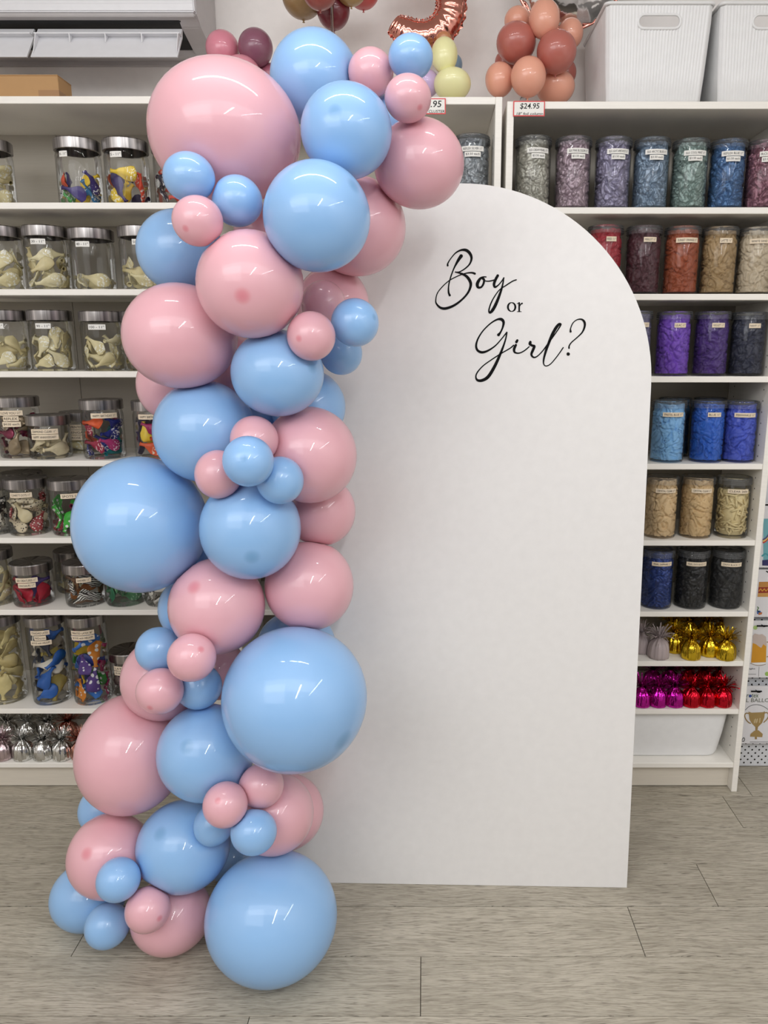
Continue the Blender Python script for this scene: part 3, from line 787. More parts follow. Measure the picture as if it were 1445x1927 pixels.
spots = [(rub((66, 176, 64), (240, 240, 235), 'spots'), 'green, white spotted'), (rub((150, 28, 48), (240, 240, 235), 'spots'), 'dark red, white spotted'), (rub((70, 180, 66), (240, 240, 235), 'spots'), 'bright green, white spotted'), (rub((160, 48, 92), (240, 240, 235), 'spots'), 'plum, white spotted')]
bw = [(rub((222, 216, 200), (30, 28, 28), 'dots'), 'white, black dotted'), (rub((44, 42, 42), (220, 215, 205)), 'black, white printed')]
redm = [(rub((180, 28, 54)), 'crimson'), (rub((164, 24, 50)), 'dark red'), (rub((92, 70, 150)), 'purple'), (rub((186, 34, 62)), 'red')]
safari = [(rub((232, 230, 224), (35, 28, 25), 'stripes'), 'zebra striped'), (rub((184, 114, 52)), 'orange brown'), (rub((230, 228, 220), (40, 32, 28), 'stripes'), 'black and white striped'), (rub((120, 84, 52), (60, 40, 25), 'dots'), 'brown, dark dotted')]
green = [(rub((84, 140, 98), (165, 196, 166)), 'grey green, printed'), (rub((40, 112, 78)), 'deep green'), (rub((105, 164, 122), (185, 210, 186)), 'pale green, printed')]
dalm = [(rub((234, 230, 222), (30, 28, 28), 'spots'), 'white, black spotted')]
ylw = [(rub((222, 206, 148)), 'cream yellow'), (rub((212, 194, 136)), 'buff yellow'), (rub((226, 212, 160)), 'pale yellow')]
big = [(rub((46, 106, 190)), 'blue'), (rub((238, 230, 214)), 'off white'), (rub((40, 46, 62)), 'blackish'), (rub((160, 148, 130)), 'grey'), (rub((44, 100, 180)), 'mid blue'), (rub((170, 152, 82)), 'mustard')]
polka = [(rub((56, 120, 204), (245, 245, 245), 'spots'), 'blue polka dot'), (rub((202, 56, 120), (245, 245, 245), 'spots'), 'pink polka dot'), (rub((96, 68, 144), (245, 245, 245), 'spots'), 'purple polka dot'), (rub((226, 140, 46), (245, 245, 245), 'spots'), 'orange polka dot'), (rub((66, 162, 66), (245, 245, 245), 'spots'), 'green polka dot'), (rub((44, 56, 132)), 'navy'), (rub((232, 198, 52)), 'yellow')]

JARS = [
 # lid px, base px, base y, lid y, Y, shelf, label, lines, lo, lw, contents, n, fill, contents label
 ((-22, -14), 380, 255, 2.20, 1, 'glass jar of cream balloons cut by the left picture edge, under the cardboard carton', [], 0, 0, mc, 9, 0.75, 'in the jar below the carton'),
 ((144.5, 153), 380, 254, 2.20, 1, 'glass jar labelled 4 - 11" with green, blue and yellow balloons, left of its neighbour', ['4 - 11"'], -0.62, 0.42, mixA, 9, 0.66, 'in the jar labelled 4 - 11 inch'),
 ((235, 243), 380, 255, 2.20, 1, 'glass jar labelled 5 - 11" with mostly yellow, red and purple balloons', ['5 - 11"'], -0.45, 0.55, mixB, 10, 0.72, 'in the jar labelled 5 - 11 inch'),
 ((327, 334), 380, 258, 2.20, 1, 'glass jar of red and dark balloons mostly behind the very large pink balloon', [], 0, 0, [(rub((228, 80, 55), (245, 230, 220)), 'red, printed'), (rub((45, 42, 60), (240, 240, 240)), 'black, white printed')], 8, 0.7, 'in the jar behind the very large pink balloon'),
 ((-3, 5), 543, 421, 2.20, 2, 'glass jar of cream balloons at the left edge of the second shelf', [], 0, 0, mc, 12, 0.85, 'in the leftmost jar of the second shelf'),
 ((84.7, 94), 543, 421, 2.20, 2, 'glass jar labelled 30 - 11" with cream balloons, just left of the nearly empty jar', ['30 - 11"'], -0.36, 0.68, mc, 13, 0.84, 'left of the nearly empty jar'),
 ((170.6, 179), 543, 426, 2.20, 2, 'glass jar labelled 40 - 11", almost empty but for a few cream balloons', ['40 - 11"'], -0.42, 0.66, mc, 3, 0.4, 'in the nearly empty jar'),
 ((263, 271), 543, 422, 2.20, 2, 'glass jar labelled 50 - 11" partly behind a shaded blue balloon', ['50 - 11"'], -0.1, 0.6, mc, 9, 0.64, 'in the jar behind the shaded blue balloon'),
 ((10, 18), 697, 582, 2.20, 3, 'glass jar of cream balloons at the left edge of the third shelf', ['80 - 11"'], -0.42, 0.66, mc, 12, 0.8, 'in the leftmost jar of the third shelf'),
 ((94, 101), 697, 582, 2.20, 3, 'glass jar labelled 90 - 11", the fullest of the cream balloon jars', ['90 - 11"'], -0.33, 0.7, mc, 14, 0.95, 'in the fullest cream jar'),
 ((192, 196), 697, 584, 2.20, 3, 'glass jar labelled 100 - 11" right beside the wide pink balloon', ['100 - 11"'], -0.24, 0.8, mc, 12, 0.76, 'in the jar labelled 100 - 11 inch'),
 ((268, 272), 697, 584, 2.21, 3, 'glass jar of cream balloons mostly behind the wide pink balloon', [], 0, 0, mc, 7, 0.6, 'in the jar behind the wide pink balloon'),
 ((33, 40), 858, 748, 2.215, 4, 'glass jar labelled I LOVE YOU REFLEX with metallic brown and wine balloons', [(0.066, 'I LOVE YOU 11"'), (0.043, 'REFLEX'), (0.051, '$4.00 each')], -0.35, 1.1, reflex, 12, 0.95, 'in the jar labelled I LOVE YOU'),
 ((90.6, 97), 863, 783, 2.195, 4, 'low wide glass jar labelled HAPPY ANNIVERSARY with clear cream balloons', [(0.076, 'DIAMOND CLEAR 11"'), (0.076, 'HAPPY ANNIVERSARY')], -0.25, 1.2, [(rub((226, 212, 176)), 'clear cream'), (rub((220, 206, 168)), 'pale cream')], 8, 0.95, 'in the low jar labelled HAPPY ANNIVERSARY'),
 ((152, 156), 853, 776, 2.325, 4, 'glass jar labelled ENGAGED standing behind the anniversary and birthday jars', [(0.07, 'PRINTED LATEX'), (0.07, 'ENGAGED'), (0.07, 'ROSE GOLD')], 0.0, 1.2, mc, 6, 0.6, 'in the rear jar labelled ENGAGED'),
 ((189.6, 199), 861, 753, 2.195, 4, 'glass jar labelled HAPPY BIRTHDAY with navy, teal and pink balloons in full view', [(0.074, 'HAPPY BIRTHDAY 11"')], 0.1, 1.2, mixC, 12, 0.92, 'in the fully seen HAPPY BIRTHDAY jar'),
 ((287, 295), 858, 755, 2.195, 4, 'second HAPPY BIRTHDAY jar, half behind pink and blue balloons', [(0.074, 'HAPPY BIRTHDAY 11"')], -0.15, 1.2, mixD, 10, 0.9, 'in the half hidden HAPPY BIRTHDAY jar'),
 ((-17, -10), 1005, 908, 2.20, 5, 'glass jar of black and white balloons cut by the left picture edge', [], 0, 0, bw, 11, 0.95, 'in the jar left of CONFETTI DOTS'),
 ((46, 61), 1007.5, 904, 2.195, 5, 'glass jar labelled CONFETTI DOTS with dotted cream and red balloons', [(0.062, 'CONFETTI DOTS 11"')], -0.3, 1.1, conf, 13, 0.97, 'in the jar labelled CONFETTI DOTS'),
 ((42, 50), 998, 893, 2.325, 5, 'dark lidded glass jar behind the CONFETTI DOTS jar', [], 0, 0, bw, 5, 0.5, 'in the rear jar behind CONFETTI DOTS'),
 ((130, 141), 1008, 906, 2.195, 5, 'glass jar labelled SPOTS with spotted green and red balloons', [(0.056, 'SPOTS 11"')], 0.0, 1.0, spots, 13, 0.97, 'in the jar labelled SPOTS'),
 ((-16, -8), 1141, 1042, 2.20, 6, 'tall glass jar of cream balloons at the left picture edge, left of SEA CREATURES', [], 0, 0, mc, 11, 0.95, 'in the jar left of SEA CREATURES'),
 ((59, 66), 1142, 1066, 2.195, 6, 'low glass jar labelled SEA CREATURES and DINOSAURS with red balloons', [(0.064, 'SEA CREATURES 11"'), (0.05, 'DINOSAURS 11"')], -0.3, 1.1, redm, 8, 0.9, 'in the jar labelled SEA CREATURES'),
 ((158, 163), 1142, 1066, 2.195, 6, 'low glass jar labelled SAFARI with zebra striped and brown balloons', [(0.042, 'SAFARI 11"')], -0.05, 1.0, safari, 9, 0.97, 'in the jar labelled SAFARI'),
 ((140, 145), 1125, 1042, 2.325, 6, 'glass jar standing behind the SAFARI jar under the largest left blue balloon', [], -0.5, 1.0, mc, 5, 0.6, 'in the rear jar behind SAFARI'),
 ((233, 238), 1140, 1066, 2.20, 6, 'low glass jar of green camouflage balloons under the largest left blue balloon', [], 0, 0, green, 8, 0.9, 'in the low jar below the largest blue'),
 ((308, 310), 1140, 1066, 2.20, 6, 'low glass jar of white balloons with black dots, beside a hidden blue balloon', [], 0, 0, dalm, 7, 0.9, 'in the low jar beside the hidden blue balloon'),
 ((3, 13), 1320, 1166, 2.20, 7, 'tall glass jar of large cream yellow balloons at the left picture edge', [], 0, 0, ylw, 16, 0.97, 'in the tall jar at the left picture edge'),
 ((85.5, 100), 1320.5, 1166, 2.195, 7, 'tall glass jar labelled STANDARD LATEX with blue, grey and white balloons', [(0.056, 'STANDARD LATEX'), (0.034, '90cm'), (0.062, '$19.95 with HELIUM')], -0.32, 1.0, big, 14, 0.97, 'in the tall jar labelled STANDARD LATEX'),
 ((164, 176), 1319, 1166, 2.195, 7, 'tall glass jar labelled PRINTED LATEX with polka dot balloons', [(0.07, 'PRINTED LATEX 36"'), (0.07, '$19.95 with HELIUM')], -0.28, 1.0, polka, 16, 0.97, 'in the tall jar labelled PRINTED LATEX'),
 ((243, 248), 1311, 1234, 2.25, 7, 'low glass jar labelled LATEX half hidden by the dusky pink balloons', [(0.07, 'LATEX 11"'), (0.07, '$5.00 with HELIUM')], -0.3, 1.1, [(rub((130, 110, 104)), 'brown grey'), (rub((100, 84, 90)), 'dim mauve')], 6, 0.8, 'in the low jar labelled LATEX'),
]
MADE = 0
for k, (px, by, ly, Y, sh, lab, lines, lo, lw, mats, n, fill, cl) in enumerate(JARS):
    info = glass_jar(px, by, ly, Y, sh, lab, lines, lo, lw, lab='white_label' if sh < 4 else 'warm_lit_label' , R=0.0585 if sh == 7 else 0.060)
    MADE += fill_jar(info, n + 3, min(1.0, fill * 1.05), mats, cl, 100 + k, 1.22 if sh != 7 else 1.4)

print('deflated balloons', MADE)
# packed clear plastic jars on the right
def packed(r, h, seed, zn):
    """balloons pressed against the wall of a jar: deep folds, creases and a few rolled lips"""
    bm = bmesh.new(); nu, nv = 120, int(120 * h / (2 * pi * r)) + 6
    off = Vector((seed * 3.7, seed * 1.3, seed * 2.1)); grid = []
    for i in range(nv + 1):
        z = h * i / nv; row = []
        for k in range(nu):
            a = 2 * pi * k / nu; p = Vector((r * cos(a), r * sin(a), z))
            q = p * 34 + off; q = q + noise.noise_vector(q * 0.7) * 1.0
            d, _ = noise.voronoi(q * 1.0)
            crease = min(1.0, (d[1] - d[0]) / 0.14)
            d2, _ = noise.voronoi(q * 1.9 + Vector((5, 5, 5)))
            c2 = min(1.0, (d2[1] - d2[0]) / 0.2)
            fold = noise.noise(q * 2.6)
            rr = r - 0.0095 * (1 - crease) ** 1.2 - 0.0040 * (1 - c2) ** 2 - 0.0022 * abs(fold) - 0.001
            rr *= 1 - 0.07 * max(0.0, min(1.0, (z - zn) / 0.006))
            zz = z
            if i == nv: zz += 0.006 * noise.noise(p * 60 + off) - 0.002
            row.append(bm.verts.new((rr * cos(a), rr * sin(a), zz)))
        grid.append(row)
    for A, B in zip(grid[:-1], grid[1:]):
        for k in range(nu):
            f = bm.faces.new((A[k], A[(k + 1) % nu], B[(k + 1) % nu], B[k])); f.smooth = True
    c = bm.verts.new((0, 0, h * 0.99))
    for k in range(nu): bm.faces.new((grid[-1][k], grid[-1][(k + 1) % nu], c))
    c = bm.verts.new((0, 0, 0))
    for k in range(nu): bm.faces.new((grid[0][(k + 1) % nu], grid[0][k], c))
    rnd = random.Random(seed)
    for k in range(7):                       # rolled lips
        a = rnd.uniform(-2.9, -0.25); z = rnd.uniform(0.02, zn - 0.02); R1 = rnd.uniform(0.0045, 0.006)
        o = Vector((cos(a), sin(a), 0)); s = Vector((-sin(a), cos(a), 0)); ctr = o * (r - 0.0032) + Vector((0, 0, z))
        ring = [ctr + s * (R1 * cos(2 * pi * q / 16)) + Vector((0, 0, R1 * sin(2 * pi * q / 16))) for q in range(17)]
        add_tube(bm, ring, 0.0011, 6, upv=o, caps=False)
    return bm
def strands(r, h, seed):
    """thin modelling balloons stacked every way in a jar"""
    bm = bmesh.new(); rnd = random.Random(seed)
    for k in range(150):
        a = rnd.uniform(0, 2 * pi); z = rnd.uniform(0.01, h - 0.01); rr = r - rnd.uniform(0.004, 0.012); ln = rnd.uniform(0.018, 0.036)
        tilt = rnd.uniform(-1.5, 1.5); pts = []
        for q in range(5):
            t = (q / 4 - 0.5) * ln; aa = a + t * cos(tilt) / rr; bend = 0.003 * sin(q * 0.9 + k)
            pts.append(Vector((rr * cos(aa), rr * sin(aa), min(h, max(0.004, z + t * sin(tilt) + bend)))))
        add_tube(bm, pts, rnd.uniform(0.0028, 0.0038), 7, upv=Vector((cos(a), sin(a), 0)))
    add_lathe(bm, [(0, 0.002), (r * 0.75, 0.002), (r * 0.75, h * 0.97), (0, h * 0.97)], 20)
    return bm
def packed_mat(name, col, kind):
    m, nt, b = nodes(name); b.inputs['Base Color'].default_value = rgb(*(col if kind == 'pearl' else [min(245, x * 1.1 + 4) for x in col]))
    b.inputs['Roughness'].default_value = 0.3 if kind == 'pearl' else 0.5
    b.inputs['Metallic'].default_value = 0.35 if kind == 'pearl' else 0.0
    tc = N(nt, 'ShaderNodeTexCoord'); nz = N(nt, 'ShaderNodeTexNoise'); nz.inputs['Scale'].default_value = 120; nz.inputs['Detail'].default_value = 3; nz.inputs['Distortion'].default_value = 1.2
    L(nt, tc.outputs['Object'], nz.inputs['Vector']); bump(nt, b, nz.outputs[0], 0.35, 0.003)
    return m
PR = 0.0495
def plastic_jar(px, base_px, lid_px, Y, shelf, label, lines, col, kind, seed, what, lo=0.36, lw=0.9, R=PR, z=None):
    z0 = (SHELF_R[shelf] if z is None else z) + 0.0006
    X = min(0.921, 0.5 * (xat(px[0], lid_px, Y) + xat(px[1], base_px, Y)))
    h = zat(lid_px, Y - R) - z0; lh = 0.022
    j = thing('plastic_jar', label, 'jar', (X, Y, z0), 'clear plastic jars of packed balloons')
    rb = R * 0.965
    bm = bmesh.new()
    add_lathe(bm, [(0, 0.003), (rb * 0.9, 0.002), (rb * 0.95, 0.0), (rb, 0.006), (rb, h * 0.5), (rb, h - lh - 0.008), (rb * 0.95, h - lh - 0.002), (rb * 0.95, h - 0.006)], 36)
    mesh_of('jar_body', bm, M['pet'], j, True)
    bm = bmesh.new()
    prof = [(rb * 0.96, h - lh)]
    for k in range(3):
        zz = h - lh + 0.0055 * k
        prof += [(R * 1.0, zz + 0.0005), (R * 1.01, zz + 0.002), (R * 1.0, zz + 0.004), (R * 0.965, zz + 0.0048)]
    prof += [(R * 0.995, h - 0.004), (R * 0.96, h - 0.0005), (R * 0.9, h - 0.001), (R * 0.88, h - 0.003), (0, h - 0.0032)]
    add_lathe(bm, prof, 40)
    mesh_of('lid', bm, M['petlid'], j, True)
    a0 = math.asin(lo) - atan2(X, Y)
    if lines: label_strip(j, rb, h - lh - 0.0165, a0, lw * rb, 0.0125, lines, M['warm_lit_label'] if shelf > 1 else M['white_label'])
    hc = h - 0.0068 - 0.0085; zn = h - lh - 0.014 - 0.0068
    bm = strands(rb - 0.0012, zn, seed) if kind == 'strands' else packed(rb - 0.0012, hc, seed, zn)
    o = mesh_of('packed_balloons', bm, packed_mat('packed_latex', col, kind), None, kind != 'strands')
    o.location = (X, Y, z0 + 0.0068)
    tag(o, what, 'balloons', None, 'stuff')
PJ = [
 ((1004, 1001), 386, 252, 1, 'SILK CREAM PEARL', (176, 174, 162), 'pearl', 1), ((1080, 1075), 386, 253, 1, 'SILK PINK BLOSSOM', (172, 152, 162), 'pearl', 1),
 ((1155, 1150), 387, 254, 1, 'SILK LIGHT AMETHYST', (148, 143, 168), 'pearl', 1), ((1226.5, 1222), 388, 255, 1, 'SILK ARCTIC BLUE', (126, 146, 166), 'pearl', 1),
 ((1299.5, 1294), 389, 257, 1, 'SILK COOL MINT', (136, 156, 150), 'pearl', 1), ((1371, 1364), 389, 258, 1, 'REFLEX BLUE', (72, 112, 158), 'pearl', 1), ((1444, 1436), 390, 259, 1, 'SILK ROSE', (138, 92, 106), 'pearl', 1),
 ((1140, 1134), 551, 421, 2, 'RED', (150, 24, 40), 'matte', 0), ((1212, 1207), 551, 422, 2, 'MERLOT', (70, 26, 36), 'matte', 0), ((1284, 1279), 551, 423, 2, 'SUNSET ORANGE', (146, 70, 36), 'matte', 0),
 ((1355, 1348), 552, 424, 2, 'LATTE', (158, 132, 92), 'matte', 0), ((1430, 1422), 553, 425, 2, 'WHITE SAND', (186, 172, 148), 'matte', 0),
 ((1194, 1190), 705, 584, 3, 'GREY LILAC', (104, 100, 128), 'matte', 0), ((1268, 1264), 705, 585, 3, 'LILAC', (112, 66, 176), 'matte', 0), ((1340, 1335), 705, 585, 3, 'VIOLET', (66, 34, 112), 'matte', 0), ((1414, 1407), 706, 586, 3, 'NAVY', (34, 38, 58), 'matte', 0),
 ((1258.5, 1254), 871, 755, 4, 'PASTEL BLUE', (124, 174, 214), 'matte', 0), ((1334, 1327), 871, 755, 4, 'BLUE', (28, 92, 186), 'matte', 0), ((1398, 1391), 871, 756, 4, 'PERIWINKLE', (60, 82, 184), 'matte', 0),
 ((1245, 1240), 1014.5, 900, 5, 'CRYSTAL CLEAR', (206, 180, 138), 'matte', 0), ((1313.7, 1306), 1014.5, 900, 5, 'CRYSTAL CLEAR', (202, 174, 128), 'matte', 0), ((1383, 1374), 1015.5, 901, 5, 'CLEAR 260s', (206, 190, 144), 'strands', 0),
 ((1238.5, 1232), 1147, 1039, 6, 'PEARL SAPPHIRE', (20, 56, 130), 'pearl', 0), ((1304, 1296), 1147, 1039, 6, 'PEARL ONYX BLACK', (26, 26, 28), 'pearl', 0), ((1371, 1362), 1148, 1040, 6, 'ONYX BLACK', (28, 28, 28), 'matte', 0),
]
NAMES = {'SILK CREAM PEARL': 'silvery cream', 'SILK PINK BLOSSOM': 'dusty pink', 'SILK LIGHT AMETHYST': 'pale mauve', 'SILK ARCTIC BLUE': 'steel blue', 'SILK COOL MINT': 'grey green', 'REFLEX BLUE': 'metallic blue', 'SILK ROSE': 'rose',
 'RED': 'red', 'MERLOT': 'dark wine', 'SUNSET ORANGE': 'burnt orange', 'LATTE': 'brown beige', 'WHITE SAND': 'sand coloured', 'GREY LILAC': 'greyish lilac', 'LILAC': 'bright purple', 'VIOLET': 'deep violet', 'NAVY': 'blackish navy',
 'PASTEL BLUE': 'light blue', 'BLUE': 'bright blue', 'PERIWINKLE': 'periwinkle blue', 'CRYSTAL CLEAR': 'amber cream', 'CLEAR 260s': 'cream stick', 'PEARL SAPPHIRE': 'pearly dark blue', 'PEARL ONYX BLACK': 'pearly black', 'ONYX BLACK': 'black'}
LW = {'RED': 0.6, 'LATTE': 0.72, 'LILAC': 0.68, 'VIOLET': 0.75, 'NAVY': 0.68, 'BLUE': 0.8, 'MERLOT': 0.75}
seen = {}
for k, (px, by, ly, sh, nm, col, kind, price) in enumerate(PJ):
    seen[nm] = seen.get(nm, 0) + 1
    txt = nm + ('' if nm == 'CLEAR 260s' else ' 11"')
    wdt = LW.get(nm, 1.3 if len(nm) > 8 else 1.05) * PR * 0.965
    which = ('clear plastic jar labelled %s, packed with %s balloons' % (nm, NAMES[nm]))
    what = '%s balloons crumpled and packed tight in the jar labelled %s' % (NAMES[nm], nm)
    if nm == 'CRYSTAL CLEAR':
        side = ' beside the arched board' if seen[nm] == 1 else ' beside the CLEAR 260s jar'
        which += side; what += side
    if nm == 'SILK ROSE': which, what = 'clear plastic jar of rose balloons at the right edge, top shelf', 'rose balloons packed in the jar at the right edge of the top shelf'
    if nm == 'GREY LILAC': which, what = 'clear plastic jar half behind the arch, left of the LILAC jar', 'greyish lilac balloons in the jar half behind the arch beside LILAC'
    lines = [(wdt, txt)] + ([(0.038, '$3.50 each')] if price else [])
    if nm == 'SILK ROSE': lines = [(0.05, 'ROSE 11"'), (0.038, '$3.50 each')]
    plastic_jar(px, by, ly, 2.183, sh, which, lines, col, kind, 11 + k, what, lo=0.30 if wdt > 0.055 else 0.36)
# the one in the middle bookcase, and the rear rank of the blue shelf
plastic_jar((888, 887), 384, 249, 2.185, 1, 'clear plastic jar labelled REFLEX SILVER in the middle bookcase', [(0.062, 'REFLEX SILVER 11"'), (0.044, '$3.50 each')], (150, 156, 160), 'pearl', 71, 'metallic silver grey balloons packed in the jar labelled REFLEX SILVER', lo=0.05, z=SHELF_L[1])
for k, (x, c, nm, at_) in enumerate(((1264, (60, 110, 150), 'greyish blue', 'behind PASTEL BLUE'), (1330, (24, 60, 120), 'dark blue', 'behind BLUE'))):
    plastic_jar((x + 6, x), 858, 750, 2.30, 4, 'rear clear plastic jar of %s balloons standing %s' % (nm, at_), [], c, 'matte', 81 + k, '%s balloons packed in the rear jar %s' % (nm, at_))

# ------------------------------------------------------------------ foil balloon weights
FOILS = {'silver': foil('silver_foil', (0.72, 0.72, 0.70, 1)), 'gold': foil('gold_foil', (0.72, 0.50, 0.035, 1)), 'magenta': foil('magenta_foil', (0.55, 0.02, 0.38, 1)),
         'red': foil('red_foil', (0.62, 0.012, 0.03, 1)), 'lilac': None, 'rose gold': foil('rose_gold_foil', (0.62, 0.30, 0.24, 1)), 'pale mauve': foil('pale_mauve_foil', (0.62, 0.50, 0.52, 1), 0.3)}
FOILS['lilac'] = plain('greyish_lilac_paper_foil', rgb(176, 162, 162), 0.45)
def weight_mesh(seed):
    rnd = random.Random(seed); ph = [rnd.uniform(0, 6.28) for _ in range(4)]
    prof = [(0.0, 0.0), (0.028, 0.0), (0.0315, 0.003), (0.0318, 0.012), (0.0312, 0.026), (0.0290, 0.040), (0.0235, 0.050), (0.0140, 0.058), (0.0085, 0.063), (0.010, 0.068)]
    def mod(a, i): return 1 + (0.03 * sin(9 * a + ph[0]) + 0.03 * sin(17 * a + ph[1]) + 0.03 * sin(26 * a + ph[2])) * (0.4, 0.4, 0.6, 1, 1, 1.2, 2.2, 2.5, 2, 2)[i]
    bm = bmesh.new(); add_lathe(bm, prof, 60, mod=mod)
    b_ = bpy.data.meshes.new('foil_base'); bmesh.ops.recalc_face_normals(bm, faces=bm.faces); bm.to_mesh(b_); bm.free()
    bm = bmesh.new()
    for k in range(110):                   # fringe of cut foil strips
        a = rnd.uniform(0, 2 * pi); up = rnd.uniform(-0.6, 1.4); ln = rnd.uniform(0.026, 0.050); wd = rnd.uniform(0.0010, 0.0021); tw = rnd.uniform(-0.9, 0.9)
        o = Vector((cos(a), sin(a), 0)); s = Vector((-sin(a), cos(a), 0)); prev = None; p = Vector((0, 0, 0.063)) + o * 0.006; ang = 1.35
        for q in range(5):
            sd = (s * cos(tw * q / 4) + Vector((0, 0, 1)) * sin(tw * q / 4)) * wd
            cur = (bm.verts.new(p - sd), bm.verts.new(p + sd))
            if prev: bm.faces.new((prev[0], prev[1], cur[1], cur[0]))
            prev = cur; ang += (up - ang) * 0.42 + rnd.uniform(-0.25, 0.25)
            p = p + (o * cos(ang) + Vector((0, 0, 1)) * sin(ang)) * (ln / 4)
    t_ = bpy.data.meshes.new('tuft'); bm.to_mesh(t_); bm.free()
    for me in (b_, t_): me.materials.append(None)
    for p in b_.polygons: p.use_smooth = True
    return b_, t_
WM = [weight_mesh(s) for s in range(5)]
WPROTO = {}
wcount = [0]
def weight(px, py, Z, kind, label, group, s=1.0, squash=1.0, Y=None):
    if px > 1200: px = 1205 + (px - 1205) * 0.955
    p = on_z(px, py, Z) if Y is None else Vector((xat(px, py, Y), Y, Z))
    if Y is None: p.y += 0.027 * s
    b_, t_ = WM[wcount[0] % 5]; wcount[0] += 1
    t = thing('foil_balloon_weight', label, 'balloon weight', (p.x, p.y, Z + 0.0005), group, wcount[0] * 1.7)
    for nm, me in (('foil_base', b_), ('tuft', t_)):
        o = bpy.data.objects.new(nm, me); C.objects.link(o); o.parent = t
        o.scale = (s, s, s * squash) if nm == 'foil_base' else (s, s, s * squash)
        o.material_slots[0].link = 'OBJECT'; o.material_slots[0].material = FOILS[kind]
        if nm == 'tuft': o['kind'] = 'stuff'
zl = SHELF_L[8]
for x, k, lab in ((-1, 'pale mauve', 'pale mauve foil balloon weight at the left picture edge, bottom shelf'), (37, 'silver', 'silver foil balloon weight, leftmost of the three silver ones'), (75.5, 'silver', 'silver foil balloon weight, middle of the three silver ones'),
                  (112, 'silver', 'silver foil balloon weight, rightmost of the three silver ones'), (148, 'rose gold', 'rose gold foil balloon weight half behind the dusky pink balloon')):
    weight(x, 1434, zl, k, lab, 'foil weights on the lowest left shelf', 0.96)
for x, k in ((20, 'silver'), (58, 'silver'), (96, 'silver'), (134, 'rose gold')):
    weight(x, 1415, zl, k, {20: 'rear silver foil weight behind the gap left of the leftmost front silver one', 58: 'rear silver foil weight behind the gap between the left and middle silver ones', 96: 'rear silver foil weight behind the gap between the middle and right silver ones', 134: 'rear rose gold foil weight beside the dusky pink balloon'}[x], 'foil weights on the lowest left shelf', 0.96, Y=2.275)
z8 = SHELF_R[7]
weight(1210, 1232, z8, 'lilac', 'greyish lilac foil weight behind the edge of the board, left of its twin', 'foil weights on the gold shelf', 0.98)
weight(1245, 1243, z8, 'lilac', 'greyish lilac foil weight standing at the shelf front left of the gold ones', 'foil weights on the gold shelf', 1.0)
for x, y, lab in ((1276, 1231, 'gold foil weight next to the greyish lilac weight, leftmost gold one'), (1309, 1244, 'gold foil weight at the shelf front, second gold one from the left'), (1345, 1238, 'gold foil weight set back a little, third gold one from the left'), (1378, 1245, 'gold foil weight at the right end of the gold shelf')):
    weight(x, y, z8, 'gold', lab, 'foil weights on the gold shelf', 0.93)
for x in (1262, 1298, 1330, 1362):
    weight(x, 1225, z8, 'gold', {1262: 'rear gold foil weight behind the front greyish lilac one', 1298: 'rear gold foil weight behind the first and second front gold ones', 1330: 'rear gold foil weight behind the second and third front gold ones', 1362: 'rear gold foil weight behind the third and fourth front gold ones'}[x], 'foil weights on the gold shelf', 0.93, Y=2.30)
z9 = SHELF_R[8]
for x, k, lab in ((1211, 'magenta', 'magenta foil weight partly behind the board, leftmost of three'), (1243, 'magenta', 'magenta foil weight, middle of three'), (1276, 'magenta', 'magenta foil weight beside the red ones'),
                  (1309, 'red', 'red foil weight beside the magenta ones'), (1340, 'red', 'red foil weight, middle of three'), (1371, 'red', 'red foil weight at the right end of the shelf')):
    weight(x, 1333, z9, k, lab, 'foil weights on the red and magenta shelf', 0.92)
for x, k in ((1226, 'magenta'), (1260, 'magenta'), (1295, 'red'), (1326, 'red'), (1358, 'red')):
    weight(x, 1320, z9, k, {1226: 'rear magenta foil weight behind the left two front magenta ones', 1260: 'rear magenta foil weight behind the right two front magenta ones', 1295: 'rear red foil weight behind the meeting of magenta and red', 1326: 'rear red foil weight behind the left two front red ones', 1358: 'rear red foil weight behind the right two front red ones'}[x], 'foil weights on the red and magenta shelf', 0.9, Y=2.285)

# ------------------------------------------------------------------ storage bins
def plain_bin():
    zb = SHELF_R[9] + 0.0008; zt = SHELF_R[8] - TH - 0.004
    x0, x1 = 0.30, 0.966; dx = 0.024; y0, y1 = 2.150, 2.395
    bm = bmesh.new()
    def loop(z, e, r):
        pts = []
        for cx_, cy_, a0 in ((x1 - e - r, y1 - r, 0), (x0 + e + r, y1 - r, pi / 2), (x0 + e + r, y0 + e * 0.4 + r, pi), (x1 - e - r, y0 + e * 0.4 + r, 1.5 * pi)):
            for k in range(6): a = a0 + pi / 2 * k / 5; pts.append((cx_ + r * cos(a), cy_ + r * sin(a), z))
        return [bm.verts.new(p) for p in pts]
    H_ = zt - zb
    Ls = [loop(zb, dx + 0.016, 0.03), loop(zb + 0.004, dx + 0.006, 0.034), loop(zb + 0.014, dx, 0.036), loop(zb + H_ * 0.5, dx * 0.5, 0.036), loop(zt - 0.004, 0.002, 0.036), loop(zt, 0.004, 0.036), loop(zt, 0.008, 0.036), loop(zb + 0.016, dx + 0.006, 0.034)]
    for A, B in zip(Ls[:-1], Ls[1:]):
        n = len(A)
        for k in range(n):
            f = bm.faces.new((A[k], A[(k + 1) % n], B[(k + 1) % n], B[k])); f.smooth = True
    bm.faces.new(Ls[0]); bm.faces.new(Ls[-1])
    o = sharp(mesh_of('storage_bin', bm, M['plastic'], None, False), 30)
    tag(o, 'plain white plastic tub on the bottom shelf under the red foil weights', 'storage bin')
plain_bin()
